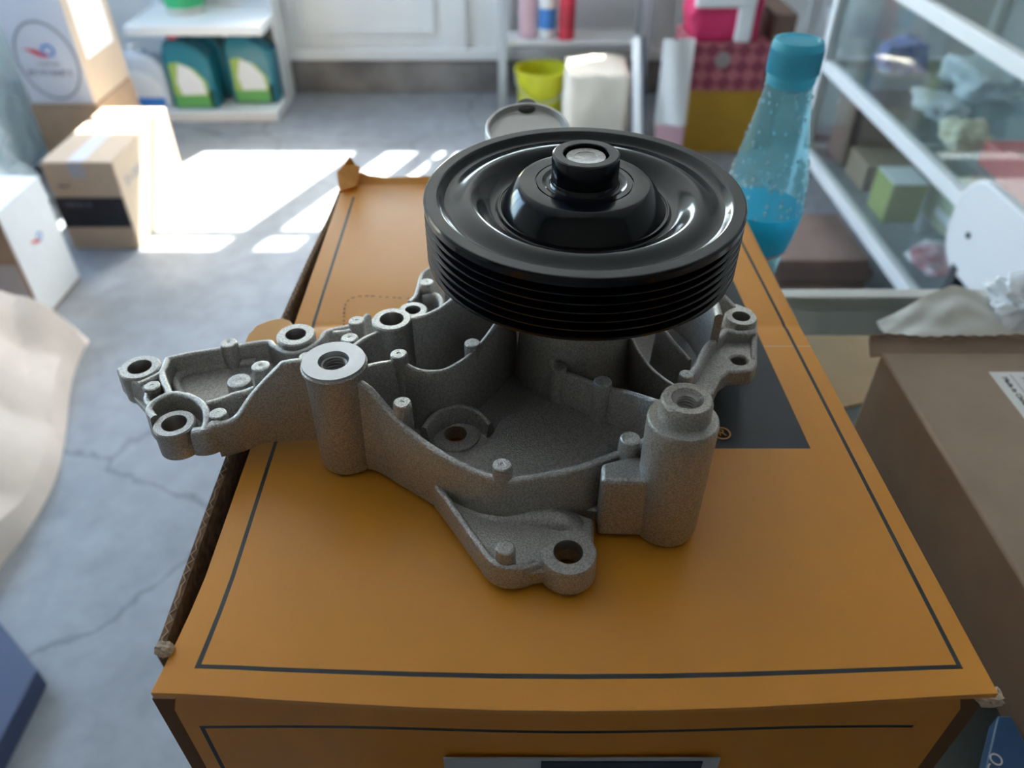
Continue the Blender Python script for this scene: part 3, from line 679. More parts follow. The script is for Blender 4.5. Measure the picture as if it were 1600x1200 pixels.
for k in range(48):
    a = 2*math.pi*k/48; p = bc+Vector((.0181*math.cos(a), .0181*math.sin(a), 0)); bar(bm, p+Vector((0, 0, .222)), p+Vector((0, 0, .239)), .0009, .0006)
obj('cap_ridges', bm, CAPM, cp_)
# beads of condensation: far too small to count, one part
bm = B(); rnd = random.Random(11)
for k in range(150):
    zq = rnd.choice([rnd.uniform(.118, .150), rnd.uniform(.12, .212)]); a = rnd.uniform(-math.pi, math.pi)
    for (r0, z0), (r1, z1) in zip(bprof, bprof[1:]):
        if z0 <= zq < z1: rr = r0+(r1-r0)*(zq-z0)/(z1-z0)
    sz = rnd.uniform(.0007, .0015)
    mtx = Matrix.Translation(bc+Vector((rr*math.cos(a), rr*math.sin(a), zq))) @ Matrix.Rotation(a, 4, 'Z') @ Matrix.Diagonal((.6, .8, 1.35, 1))
    bmesh.ops.create_icosphere(bm, subdivisions=2, radius=sz, matrix=mtx)
tag(obj('water_droplets', bm, mat('water_bead', (0.75, 0.9, 0.95), .05, spec=1.0, trans=.4), bo, smooth=180), kind='stuff')
# --- flat brown carton on the right
cz = 1.022
ca = empty('brown_carton', (.44, .27, CT), 'flat brown cardboard carton with white address label beside the orange box', 'carton')
KB = mat('brown_box_board', (0.42, 0.31, 0.235), .8, var=.12, vscale=20, bump=.12, bscale=500, bdist=.0005)
obj('body', box(B(), .262, .63, .10, .436, CT, cz), KB, ca, bevel=.002)
bm = B()
def lip(u, v): return Vector((.256+.37*u, .436+.010*math.sin(v*math.pi*.5)+.0012*math.sin(u*31), cz-.004+.010*v+.0008*math.sin(u*47)))
grid(bm, lip, 60, 4); solidify(obj('rear_flap', bm, KB, ca), .003, 0)
bm = B(); prev = None
for k in range(121):
    u = k/120; q = lip(u, 1)+Vector((0, .0008*math.sin(k*1.9), .0006)); row = [bm.verts.new(q+Vector((0, a, b_))) for a, b_ in ((-.0009, -.001), (.0009, -.001), (.0009, .0006), (-.0009, .0006))]
    if prev:
        for a in range(4): bm.faces.new((prev[a], prev[(a+1) % 4], row[(a+1) % 4], row[a]))
    prev = row
obj('corrugated_edge', bm, KRAFTD, ca)
q0 = PX(1548, 586, cz)
obj('address_label', box(B(), q0.x, q0.x+.10, q0.y-.055, q0.y+.003, cz, cz+.0004), WHITEP, ca)
text('label_print', 'Made in China', (q0.x+.0075, q0.y-.0175, cz+.0005), .0050, (0, 0, math.radians(-90)), TEXT, ca)
strokes('label_print', (q0.x+.018, q0.y-.004, cz+.0004), (0, -1, 0), (1, 0, 0), (0, 0, 1), .034, .0042, TEXT, ca, 4)
obj('label_rule', box(B(), q0.x+.0130, q0.x+.0134, q0.y-.05, q0.y, cz+.0004, cz+.0005), TEXTG, ca)
# --- small blue parts packet at the foot of the carton
bp_ = empty('blue_packet', (.243, .15, CT), 'blue printed parts packet wedged beside the brown carton', 'packet')
bm = B(); prism(bm, [(.2535, .2005), (.2345, .174), (.216, .147), (.225, .10), (.2605, .10), (.2608, .2005)], CT, CT+.012)
obj('carton_body', bm, mat('packet_blue', (0.045, 0.13, 0.30), .45), bp_, bevel=.0008)
text('brand_print', 'VAICO', (.2365, .170, CT+.0122), .0085, (0, 0, math.radians(55)), WHITEP, bp_)
bm = B(); prism(bm, [(.2565, .172), (.2603, .172), (.2603, .180)], CT+.012, CT+.0124); obj('white_corner', bm, WHITEP, bp_)
# --- cardboard sheet and foam sheet
bm = B(); prism(bm, [tuple(PX(1230, 527, CT)[:2]), tuple(PX(1440, 527, CT)[:2]), tuple(PX(1440, 610, CT)[:2]), tuple(PX(1230, 660, CT)[:2])], CT, CT+.002)
tag(obj('cardboard_sheet', bm, mat('tan_board', (0.43, 0.30, 0.17), .8, var=.08, vscale=20)), 'flat tan cardboard sheet on the glass counter', 'cardboard')
FOAM = mat('packing_foam', (0.72, 0.71, 0.66), .7, trans=.25, var=.08, vscale=30, bump=.3, bscale=150, bdist=.001)
fc0, fc1, fc2, fc3 = PX(1410, 578, CT), PX(1640, 575, CT), PX(1600, 500, CT), PX(1366, 512, CT)
fcm = PX(1475, 476, CT)
def foamf(u, v):
    top = fc3.lerp(fcm, min(1, u*2)) if u < .5 else fcm.lerp(fc2, (u-.5)*2)
    p = fc0.lerp(fc1, u).lerp(top, v)
    h = .003 + .020*max(0, v-.15)*math.exp(-((u-.5)/.33)**2) + .0035*mnoise.noise(Vector((u*5, v*5, 2.0))) + .0015
    return Vector((p.x, p.y, CT+max(.0024, h)))
bm = B(); grid(bm, foamf, 36, 24); tag(solidify(obj('foam_sheet', bm, FOAM, smooth=180), .0012, 1), 'translucent white packing foam sheet draped beside the brown carton', 'foam sheet')
bm = crumple(PX(1600, 498, CT+.0), (.085, .07, .040), 9, .5, 2.2, 3)
tag(obj('plastic_bag', bm, mat('white_plastic_wrap', (.85, .87, .9), .25, trans=.3), smooth=25), 'crumpled white plastic wrap at the right end of the counter', 'plastic bag')

# ================================================================ LONG SHOWCASE ON THE RIGHT
sc_ = empty('glass_showcase', (1.25, 1.65, 0), 'long white framed glass showcase with two stocked shelves', 'showcase')
X0, X1, Y0, Y1 = 1.0, 1.50, .72, 2.54
RAILW = mat('white_aluminium_rail', (0.70, 0.70, 0.69), .4, var=.04, vscale=10)
for (x, y) in ((X0, Y0), (X0, Y1), (X1, Y0), (X1, Y1)): obj('post', box(B(), x-.018, x+.018, y-.018, y+.018, 0, .897), RAILW, sc_, bevel=.003)
for z in (.324, .607, .897):
    for x in (X0, X1): obj('rail', box(B(), x-.014, x+.014, Y0+.018, Y1-.018, z-.034, z), RAILW, sc_, bevel=.002)
    for y in (Y0, Y1): obj('rail', box(B(), X0+.018, X1-.018, y-.012, y+.012, z-.034, z), RAILW, sc_, bevel=.002)
    obj('glass_shelf', box(B(), X0+.014, X1-.014, Y0+.012, Y1-.012, z-.012, z-.004), glass('shelf_glass', (.86, .92, .90), .05), sc_)
obj('front_glass', box(B(), X0-.003, X0+.003, Y0+.02, Y1-.02, .324, .863), GLASS, sc_)
obj('back_panel', box(B(), X1+.006, X1+.012, Y0+.02, Y1-.02, .05, .863), mat('grey_back_panel', (.42, .43, .45), .6), sc_)
obj('end_glass', box(B(), X0+.02, X1-.02, Y1-.003, Y1+.003, .324, .863), GLASS, sc_)
SH2, SH1, SHT = .3200+.0002, .6030+.0002, .8932
KF = [KRAFT, mat('dark_brown_board', (.22, .14, .10), .8, var=.15, vscale=15)]
def carton(name, x0, x1, y0, y1, z0, z1, m, label, cat='box', rz=0.0, tape=None, group=None):
    r = empty(name, ((x0+x1)/2, (y0+y1)/2, z0), label, cat, group)
    b = obj('body', box(B(), x0, x1, y0, y1, z0, z1, rz), m, r, bevel=min(.004, (z1-z0)*.08))
    if tape: obj('tape', box(B(), (x0+x1)/2-.022, (x0+x1)/2+.022, y0-.0006, y1+.0006, z0+.002, z1+.0006, rz), tape, r)
    return r
def bag(name, px, py, z, dims, m, label, seed, amp=.35, cat='bag', off=(0, 0)):
    c = PX(px, py, z); return tag(obj(name, crumple((c.x+off[0], c.y+off[1], z), dims, seed, amp, 1.8, 3), m, smooth=40), label, cat)
PINKR = mat('salmon_red_board', (.62, .14, .13), .6, var=.1, vscale=15); OLIVE = mat('olive_green_board', (.33, .37, .08), .5)
PALEG = mat('pale_green_board', (.50, .54, .36), .6); NAVY = mat('navy_board', (.04, .06, .13), .5); MAROON = mat('maroon_board', (.25, .06, .08), .6)
BLUEB = mat('blue_wrapped_part', (.09, .12, .45), .5, col2=(.35, .4, .6), vscale=25)
tag(obj('wrapped_part', crumple((1.17, 2.42, SH1), (.16, .13, .10), 4, .4), BLUEB, smooth=40), 'blue wrapped part in clear film at the far showcase end', 'part')
tag(obj('plastic_bag', crumple((1.32, 2.20, SH1), (.20, .26, .10), 6, .4), BAG, smooth=40), 'clear plastic parts bag behind the blue wrapped part', 'bag')
tag(obj('plastic_bag', crumple((1.14, 2.05, SH1), (.14, .18, .055), 8, .4), BAG, smooth=40), 'flat clear parts bag near the showcase glass', 'bag')
tag(obj('plastic_bag', crumple((1.10, 1.82, SH1), (.11, .13, .07), 10, .4), mat('cream_plastic', (.72, .68, .52), .4, trans=.2), smooth=40), 'cream coloured parts pouch beside the salmon red boxes', 'bag')
c_ = carton('parts_box', 1.10, 1.24, 1.63, 1.74, SH1, SH1+.055, PINKR, 'flat salmon red parts box behind the upright red one', 'box')
c_ = carton('parts_box', 1.05, 1.14, 1.46, 1.57, SH1, SH1+.105, PINKR, 'upright salmon red parts box on the upper showcase shelf', 'box', .2)
obj('end_label', box(B(), 1.06, 1.10, 1.4545, 1.4560, SH1+.02, SH1+.08), MAROON, c_)
c_ = carton('parts_box', 1.045, 1.125, 1.34, 1.42, SH1, SH1+.05, NAVY, 'small navy blue parts box below the salmon red box', 'box')
tag(obj('filter_roll', lathe(B(), (1.37, 1.62, SH1), [(0, 0), (.085, 0), (.09, .01), (.09, .13), (.08, .145), (.05, .145), (.045, .13), (.045, .02), (0, .02)], 40), WHITEP), 'white round filter standing at the back of the showcase', 'filter')
c_ = carton('parts_box', 1.20, 1.34, 1.36, 1.48, SH1, SH1+.15, MAROON, 'maroon parts box in front of the white round filter', 'box')
tag(obj('plastic_bag', crumple((1.11, 1.16, SH1), (.15, .20, .23), 12, .3), BAG, smooth=40), 'tall clear plastic bag standing near the showcase front glass', 'bag')
tag(obj('plastic_bag', crumple((1.30, 1.12, SH1), (.17, .25, .20), 14, .3), BAG, smooth=40), 'tall clear plastic bag by the showcase rear panel', 'bag')
carton('parts_box', 1.06, 1.30, 2.36, 2.51, SH2, SH2+.20, KF[1], 'dark brown carton at the far end of the lower showcase shelf', 'box')
carton('parts_box', 1.06, 1.30, 2.18, 2.33, SH2, SH2+.085, KRAFT, 'low brown carton on the lower showcase shelf', 'box')
c_ = carton('parts_box', 1.05, 1.15, 1.98, 2.10, SH2, SH2+.115, OLIVE, 'olive green parts box with white top on lower shelf', 'box')
obj('white_top', box(B(), 1.052, 1.148, 1.982, 2.098, SH2+.115, SH2+.118), WHITEP, c_)
c_ = carton('parts_box', 1.19, 1.33, 1.90, 2.05, SH2, SH2+.11, PALEG, 'pale green parts box behind the olive green box', 'box')
obj('white_band', box(B(), 1.1895, 1.3305, 1.8995, 1.98, SH2+.03, SH2+.055), WHITEP, c_)
tag(obj('plastic_bag', crumple((1.10, 1.74, SH2), (.15, .17, .05), 15, .5), mat('red_white_pouch', (.72, .70, .74), .4, col2=(.50, .06, .09), vscale=14), smooth=40), 'red and white printed pouch lying on the lower shelf', 'bag')
tag(obj('plastic_bag', crumple((1.27, 1.60, SH2), (.22, .30, .06), 16, .4), mat('grey_pouch', (.33, .35, .38), .4), smooth=40), 'grey plastic pouch at the back of the lower shelf', 'bag')
tag(obj('plastic_bag', crumple((1.09, 1.50, SH2), (.13, .18, .05), 17, .5), BAG, smooth=40), 'clear crumpled pouch nearest on the lower showcase shelf', 'bag')
# goods standing on top of the showcase
c_ = carton('parts_box', 1.10, 1.36, 1.30, 1.56, SHT+.0042, SHT+.20, WHITEP, 'white cardboard box standing on top of the showcase', 'box')
text('box_print', 'O', (1.099, 1.40, SHT+.06), .03, (math.pi/2, 0, -math.pi/2), TEXTG, c_)
# flat cartons under the showcase front
for k, (dx, dz) in enumerate(((0, 0), (.015, .045), (-.01, .085))):
    a = PX(1262, 455, 0); carton('flat_carton', a.x-.17+dx, a.x+.17+dx, a.y-.02, a.y+.30, dz+.001*k, dz+.04+.001*k, mat('reddish_board', (.30, .20, .16), .8, var=.15, vscale=12), ['bottom flat brown carton of the stack beside the showcase', 'middle flat brown carton of the stack beside the showcase', 'top flat brown carton of the stack beside the showcase'][k], 'carton', group='flat cartons stacked beside the showcase')

# ================================================================ WHITE CHAIR
ch = empty('white_chair', (.66, 1.10, 0), 'white plastic chair with dark legs behind the glass counter', 'chair')
PLA = mat('white_chair_plastic', (.60, .60, .61), .4)
bm = B()
def rrect(y0, y1, z0, z1, r, n=8):
    o = []
    for cy, cz_, a0_ in ((y1-r, z1-r, 0), (y0+r, z1-r, 90), (y0+r, z0+r, 180), (y1-r, z0+r, 270)):
        for k in range(n+1): a = math.radians(a0_+90*k/n); o.append((cy+r*math.cos(a), cz_+r*math.sin(a)))
    return o
o2 = rrect(.86, 1.345, .585, .765, .075)
va = [bm.verts.new((.842, y, z)) for y, z in o2]; vb = [bm.verts.new((.862, y, z)) for y, z in o2]
bm.faces.new(va); bm.faces.new(list(reversed(vb)))
for i in range(len(o2)): j = (i+1) % len(o2); bm.faces.new((va[i], vb[i], vb[j], va[j]))
bmesh.ops.recalc_face_normals(bm, faces=bm.faces); br_ = obj('backrest', bm, PLA, ch, bevel=.004)
for y in (1.27, .93): obj('screw', lathe(B(), (0, 0, 0), [(0, .001), (.006, .001), (.006, -.002)], 16), TEXT, br_, origin=(0, 0, 0)).location = Vector((.8405, y, .665))-wl(br_)
for sc2 in br_.children: sc2.rotation_euler = (0, -math.pi/2, 0)
bm = B(); so = [(x, y) for x, y in rrect(.44, .84, .88, 1.32, .08)]; prism(bm, so, .43, .455); obj('seat', bm, PLA, ch, bevel=.006)
DLEG = mat('dark_steel_tube', (.04, .045, .05), .35, .6)
for y in (.93, 1.27):
    bm = B(); bar(bm, (.852, y, 0), (.852, y, .60), .022); obj('leg', bm, DLEG, ch)
    bm = B(); bar(bm, (.47, y, 0), (.50, y, .43), .022); obj('leg', bm, DLEG, ch)

# ================================================================ RIGHT BACKGROUND: boxes, bucket, rack
def stand(px0, px1, pyb, z0, z1, depth, py_is_z0=True):
    """x range and front y of a block whose front foot is seen at pyb"""
    a = PX(px0, pyb, z0); b_ = PX(px1, pyb, z0); return a.x, b_.x, a.y, a.y+depth
x0, x1, y0, y1 = stand(1038, 1172, 238, 0, .25, .30)
yb_ = carton('stock_box', x0, x1, y0, y1, 0, .265, mat('mustard_board', (.50, .27, .02), .6, var=.05, vscale=6), 'mustard yellow carton at the bottom of the stack behind the bottle', 'box')
def diamond_mat():
    m = mat('maroon_diamond_print', (.34, .07, .09), .6); n = m.node_tree.nodes; l = m.node_tree.links; tc = n.new('ShaderNodeTexCoord')
    mp = n.new('ShaderNodeMapping'); mp.inputs['Rotation'].default_value = (0, math.radians(45), 0); ck = n.new('ShaderNodeTexChecker'); ck.inputs['Scale'].default_value = 22
    ck.inputs['Color1'].default_value = (.50, .15, .17, 1); ck.inputs['Color2'].default_value = (.27, .05, .08, 1)
    l.new(tc.outputs['Object'], mp.inputs[0]); l.new(mp.outputs[0], ck.inputs[0]); l.new(ck.outputs[0], n['Principled BSDF'].inputs['Base Color']); return m
mb = carton('stock_box', x0+.04, x1-.002, y0+.0, y1-.02, .2655, .455, diamond_mat(), 'maroon diamond patterned carton on the mustard yellow one', 'box')
obj('round_seal', lathe(B(), (0, 0, 0), [(0, .001), (.032, .001), (.032, -.001)], 24), mat('grey_seal', (.35, .3, .28), .5), mb, origin=(0, 0, 0)).location = Vector(((x0+x1)/2+.0, y0-.0012, .39))-wl(mb)
mb.children[-1].rotation_euler = (math.pi/2, 0, 0)
PINK = mat('crimson_pink_wrap', (.75, .035, .14), .45, var=.1, vscale=20)
pk = empty('gift_pack', ((x0+x1)/2, y0+.12, .4555), 'crimson and white wrapped pack on the diamond patterned carton', 'package')
obj('body', crumple(((x0+x1)/2, y0+.13, .4555), (.31, .24, .22), 21, .12, 1.5, 3, boxy=.8), PINK, pk, smooth=50)
obj('white_band', box(B(), (x0+x1)/2+.035, (x0+x1)/2+.10, y0-.003, y0+.262, .4560, .688), WHITEP, pk, bevel=.01)
obj('white_flap', box(B(), (x0+x1)/2-.14, (x0+x1)/2+.10, y0-.006, y0+.02, .585, .64), WHITEP, pk, bevel=.008)
carton('stock_box', x1+.005, x1+.10, y0+.05, y0+.35, 0, .55, KF[1], 'tall brown carton right of the crimson pack', 'box')
# white paper bag and blue edged board leaning in front of the stack
a = PX(1052, 205, 0)
bm = B(); grid(bm, lambda u, v: Vector((x0-.075+.125*u+.01*v, y0-.105+.07*v+.010*math.sin(u*6+v*3), .16+.32*v)), 12, 12)
wb_ = solidify(obj('paper_bag', bm, WHITEP, smooth=60), .004, 0)
bmx = B(); grid(bmx, lambda u, v: Vector((x0-.07+.12*u, y0-.115+.02*v, .0+.16*v)), 4, 4); obj('lower_panel', bmx, mat('pink_paper', (.75, .45, .50), .7), wb_, smooth=60)
tag(wb_, 'white paper bag with pink lower half leaning on the stack', 'bag')
bb = empty('leaning_board', (x0-.14, y0-.05, 0), 'white board with navy blue edge leaning left of the stack', 'board')
bm = B(); bar(bm, (x0-.13, y0-.10, .0), (x0-.16, y0+.06, .46), .012, .09); obj('panel', bm, WHITE, bb)
bm = B(); bar(bm, (x0-.118, y0-.10, .0), (x0-.148, y0+.06, .46), .010, .094); obj('navy_edge', bm, NAVY, bb)
# cream sack
x0s, x1s, y0s, y1s = stand(880, 985, 235, 0, .4, .30)
bm = crumple(((x0s+x1s)/2-.005, y0s+.15, 0), (x1s-x0s, .30, .335), 31, .10, 1.3, 3, boxy=.85)
tag(obj('cream_sack', bm, mat('cream_sackcloth', (.80, .72, .60), .8, var=.06, vscale=12), smooth=60), 'full cream coloured sack standing behind the pulley', 'sack')
# yellow bucket
c = PX(846, 190, 0); c.y += .04
bu = empty('yellow_bucket', c, 'lime yellow plastic bucket beside the cream sack', 'bucket')
YEL = mat('lime_yellow_plastic', (.62, .60, .02), .4)
obj('shell', lathe(B(), c, [(0, 0), (.098, 0), (.102, .005), (.122, .225), (.130, .227), (.130, .237), (.118, .237), (.098, .012), (0, .012)], 48), YEL, bu)
bm = B(); hp = [Vector((c.x+.127*math.cos(t), c.y-.02-.115*math.sin(t), c.z+.220-.10*math.sin(t))) for t in [math.pi*k/24 for k in range(25)]]
for p, q in zip(hp, hp[1:]): bar(bm, p, q, .005)
obj('handle', bm, STEELP, bu)
# grey steel rack at the shopfront
rk = empty('steel_rack', (.22, 3.86, 0), 'grey steel rack standing in front of the white shopfront', 'rack')
rx0, rx1, ry0, ry1 = -.045, .62, 3.78, 3.97
for x in (rx0, rx1):
    for y in (ry0, ry1): obj('post', box(B(), x-.02, x+.02, y-.012, y+.012, 0, 1.1), STEELP, rk, bevel=.002)
for z in (.30, .62, .94):
    obj('shelf', box(B(), rx0+.02, rx1-.02, ry0, ry1, z, z+.015), WHITE, rk)
def small_bottle(x, y, z, r, h, m, capm, label, lm=None):
    e = empty('stock_bottle', (x, y, z), label, 'bottle')
    obj('body', lathe(B(), (x, y, z), [(0, 0), (r*.95, 0), (r, .006), (r, h*.68), (r*.8, h*.78), (r*.36, h*.86), (r*.36, h*.90)], 28), m, e)
    obj('cap', lathe(B(), (x, y, z), [(r*.36, h*.885), (r*.42, h*.89), (r*.42, h), (0, h)], 24), capm, e)
    if lm: obj('label_wrap', lathe(B(), (x, y, z), [(r*1.01, h*.18), (r*1.01, h*.55)], 28), lm, e)
    return e
REDP = mat('red_plastic', (.65, .04, .07), .35); PINKP = mat('pale_pink_plastic', (.78, .52, .58), .4); GREYP = mat('grey_plastic', (.20, .21, .24), .4)
zsh = .3152
small_bottle(.255, 3.84, zsh, .038, .27, REDP, REDP, 'tall red bottle on the grey steel rack', mat('dark_red_wrap', (.5, .02, .05), .4))
small_bottle(.165, 3.86, zsh, .040, .24, WHITE, BLUE, 'white bottle with blue label on the grey steel rack', BLUE)
small_bottle(.075, 3.88, zsh, .042, .22, PINKP, GREYP, 'pale pink bottle nearest the left rack post', PINKP)
# wrapped goods far right behind the bottle
tag(obj('plastic_bag', crumple((1.55, 3.45, 0), (.60, .5, .62), 41, .25), BAG, smooth=40), 'large heap of clear plastic bags behind the brown carton', 'bag')

# ================================================================ LEFT SIDE
# --- white display stand with oil jugs
st_ = empty('display_stand', (-1.42, 3.82, 0), 'white display stand holding teal oil jugs by the shopfront', 'stand')
DX0, DX1, DY0, DY1 = -1.72, -1.11, 3.62, 4.0
obj('base_board', box(B(), DX0, DX1, DY0, DY1, 0, .045), WHITE, st_, bevel=.004)
obj('upper_shelf', box(B(), DX0, DX1, DY0, DY1, .385, .425), WHITE, st_, bevel=.004)
obj('back_panel', box(B(), DX0, DX1, DY1-.012, DY1, .045, 1.1), WHITE, st_)
obj('side_panel', box(B(), DX1-.014, DX1, DY1-.16, DY1-.012, .045, .385), WHITE, st_)
obj('side_panel', box(B(), DX1-.014, DX1, DY1-.16, DY1-.012, .425, 1.1), WHITE, st_)
TEAL = mat('teal_plastic', (.02, .20, .27), .35); GREENL = mat('green_label', (.12, .38, .10), .5); LIME = mat('lime_label', (.36, .52, .10), .5)
def jug(x, y, z, label, m=TEAL, rz=0.0, group='oil jugs on the display stand', capm=REDP, lab=(GREENL, LIME), sc=1.0):
    e = empty('oil_jug', (x, y, z), label, 'oil jug', group); wx, wy, h = .105*sc, .065*sc, .315*sc
    bm = B(); rows = []
    prof_ = [(0.96, 0), (1, .012), (1, .60*h/h), ]
    for fx0, fx1, fy, t in ((-.96, .96, .95, 0), (-1, 1, 1, .03), (-1, 1, 1, .60), (-1, .96, .98, .72), (-.98, .62, .9, .84), (-.92, .12, .72, .92), (-.82, -.28, .5, .955)):
        rr = []
        for sx_, sy_ in ((fx0, -1), (fx1, -1), (fx1, 1), (fx0, 1)): rr.append(bm.verts.new((x+sx_*wx, y+sy_*fy*wy, z+t*h)))
        rows.append(rr)
    for a, b_ in zip(rows, rows[1:]):
        for k in range(4): bm.faces.new((a[k], a[(k+1) % 4], b_[(k+1) % 4], b_[k]))
    bm.faces.new(list(reversed(rows[0]))); bm.faces.new(rows[-1]); bmesh.ops.recalc_face_normals(bm, faces=bm.faces)
    obj('body', bm, m, e, smooth=30, bevel=.010*sc, seg=3)
    obj('cap', lathe(B(), (x-.55*wx, y, z), [(.024*sc, .94*h), (.025*sc, .945*h), (.025*sc, 1.03*h), (0, 1.03*h)], 24), capm, e)
    bm = B(); bar(bm, (x-.05*wx, y, z+.93*h), (x+.72*wx, y, z+.70*h), .018*sc, .022*sc); obj('handle', bm, mat('dark_teal_plastic', (.01, .07, .10), .35), e)
    yf = y-wy-.0012
    def patch(name, pts, mm, dy=0): 
        q = B(); f = [q.verts.new((x+u*wx, yf-dy, z+v*h)) for u, v in pts]; b2 = [q.verts.new((x+u*wx, yf+.0022, z+v*h)) for u, v in pts]
        q.faces.new(f); q.faces.new(list(reversed(b2)))
        for i in range(len(pts)): q.faces.new((f[i], b2[i], b2[(i+1) % len(pts)], f[(i+1) % len(pts)]))
        bmesh.ops.recalc_face_normals(q, faces=q.faces); return obj(name, q, mm, e, smooth=None)
    if lab:
        patch('label', [(-.86, .04), (.70, .04), (.72, .40), (.30, .58), (-.40, .68), (-.80, .66)], lab[1])
        patch('label_base', [(-.86, .03), (.72, .03), (.72, .20), (-.84, .20)], lab[0], .0008)
        patch('label_centre', [(-.48, .21), (.62, .22), (.56, .42), (.10, .60), (-.38, .66), (-.60, .40)], WHITEP, .0008)
    e.rotation_euler = (0, 0, rz); return e
jug(-1.50, 3.73, .045, 'teal oil jug with red cap at the front of the display stand')
jug(-1.235, 3.80, .045, 'teal oil jug beside the right side panel of the stand', capm=TEAL)
jug(-1.475, 3.885, .045, 'teal oil jug standing behind the front red capped one', lab=None, capm=TEAL)
jug(-1.705, 3.72, .045, 'pale grey jug at the left end of the display stand', m=mat('pale_grey_plastic', (.62, .66, .70), .4), capm=WHITE, lab=(BLUE, WHITEP), sc=.85)
e = empty('paint_can', (-1.52, 3.88, .425), 'cream can with green label on the upper stand shelf', 'can')
obj('body', lathe(B(), (-1.52, 3.88, .425), [(0, 0), (.085, 0), (.087, .003), (.087, .18), (.083, .185), (0, .182)], 36), mat('cream_tin', (.70, .66, .55), .4), e)
obj('label_wrap', lathe(B(), (-1.52, 3.88, .425), [(.0878, .03), (.0878, .15)], 36), mat('bright_green_label', (.05, .50, .18), .4), e)
obj('handle', box(B(), -1.615, -1.606, 3.84, 3.90, .47, .55), STEELP, e)
# --- carton with black band on the floor
LB = mat('light_board', (.52, .40, .29), .75, var=.06, vscale=9)
cb = empty('oil_carton', (-1.43, 2.66, 0), 'cardboard carton with black band and grey tape in the sunlight', 'carton')
cx0, cx1, cy0, cy1, chh = -1.548, -1.312, 2.405, 2.91, .32
obj('body', box(B(), cx0, cx1, cy0, cy1, 0, chh), LB, cb, bevel=.004)
obj('black_band', box(B(), cx0+.001, cx1-.004, cy0-.0012, cy0+.002, .085, .195), INKB, cb)
TAPE = mat('shaded_front_tape', (.40, .41, .46), .3)  # front strips of the tape, colour darkened for the shaded face
tx = (cx0+cx1)/2-.005
obj('tape', box(B(), tx-.026, tx+.026, cy0+.01, cy1-.01, chh, chh+.0008), mat('lit_top_tape', (.62, .63, .68), .25), cb)  # paler copy of the same tape where light falls on top
obj('tape', box(B(), tx-.026, tx+.026, cy0-.0022, cy0, .265, chh), TAPE, cb)
obj('tape', box(B(), tx-.01, tx+.045, cy0-.0022, cy0, .0, .080), TAPE, cb)
strokes('band_print', (cx0+.03, cy0-.0014, .160), (1, 0, 0), (0, 0, 1), (0, -1, 0), .085, .018, TEXTG, cb, 2)
strokes('side_print', (cx1+.0002, cy0+.05, .21), (0, 1, 0), (0, 0, 1), (1, 0, 0), .20, .035, TEXTG, cb, 3)
obj('round_mark', lathe(B(), (0, 0, 0), [(.010, 0), (.010, .001), (.018, .001), (.018, 0)], 24, closed=True), TEXT, cb, origin=(0, 0, 0)).location = Vector((cx0+.055, cy0-.0005, .24))-wl(cb)
cb.children[-1].rotation_euler = (math.pi/2, 0, 0)
# --- emblem: red swoosh and blue ring, as on both white cartons
def emblem(parent, o, ax, up, nrm, s, red=RED, blue=mat('light_blue_print', (.06, .24, .58), .5)):
    def pl(name, pts, m, d):
        q = B(); f = [q.verts.new(Vector(o)+Vector(ax)*a*s+Vector(up)*b_*s+Vector(nrm)*d) for a, b_ in pts]; q.faces.new(f)
        return solidify(obj(name, q, m, parent, smooth=None), .0004, 1)
    ring_ = [(.30+.30*math.cos(2*math.pi*k/32), .06+.26*math.sin(2*math.pi*k/32)) for k in range(32)]
    inn = [(.30+.19*math.cos(2*math.pi*k/32), .06+.16*math.sin(2*math.pi*k/32)) for k in range(32)]
    q = B(); A = [q.verts.new(Vector(o)+Vector(ax)*a*s+Vector(up)*b_*s+Vector(nrm)*.0012) for a, b_ in ring_]; C = [q.verts.new(Vector(o)+Vector(ax)*a*s+Vector(up)*b_*s+Vector(nrm)*.0012) for a, b_ in inn]
    for k in range(32): q.faces.new((A[k], A[(k+1) % 32], C[(k+1) % 32], C[k]))
    solidify(obj('emblem_ring', q, blue, parent, smooth=None), .0004, 1)
    pl('emblem_swoosh', [(-.75, .16), (-.20, .10), (.05, -.08), (.30, -.16), (.10, -.24), (-.25, -.14)], red, .0018)
# --- brown carton carrying the tall white printed carton
tcx0, tcx1, tcy0, tcy1 = -1.835, -1.59, 2.945, 3.285
carton('base_carton', tcx0-.01, tcx1+.006, tcy0, tcy1, 0, .315, KF[0], 'plain brown carton under the tall grey printed carton', 'carton')
wc = empty('printed_carton', ((tcx0+tcx1)/2, (tcy0+tcy1)/2, .316), 'tall pale grey carton with red and blue emblem on a brown carton', 'carton')
PGREY = mat('pale_grey_print', (.56, .56, .60), .6, var=.04, vscale=6)
obj('body', box(B(), tcx0, tcx1, tcy0+.002, tcy1, .316, .80), LB, wc, bevel=.004)
obj('printed_face', box(B(), tcx0+.002, tcx1-.002, tcy0-.0002, tcy0+.003, .325, .80), PGREY, wc)
obj('tape_sheet', box(B(), tcx1-.0005, tcx1+.0012, tcy0+.05, tcy1-.05, .47, .80), WHITEP, wc)
xm = (tcx0+tcx1)/2
q = B(); ea, eb = [], []
for k in range(64):
    a = 2*math.pi*k/64; ea.append(q.verts.new((xm+.113*math.cos(a), tcy0-.0010, .478+.140*math.sin(a)))); eb.append(q.verts.new((xm+.106*math.cos(a), tcy0-.0010, .478+.132*math.sin(a))))
for k in range(64): q.faces.new((ea[k], ea[(k+1) % 64], eb[(k+1) % 64], eb[k]))
solidify(obj('printed_oval', q, TEXTG, wc, smooth=None), .0006, 1)
emblem(wc, (xm-.01, tcy0-.0004, .51), (1, 0, 0), (0, 0, 1), (0, -1, 0), .085)
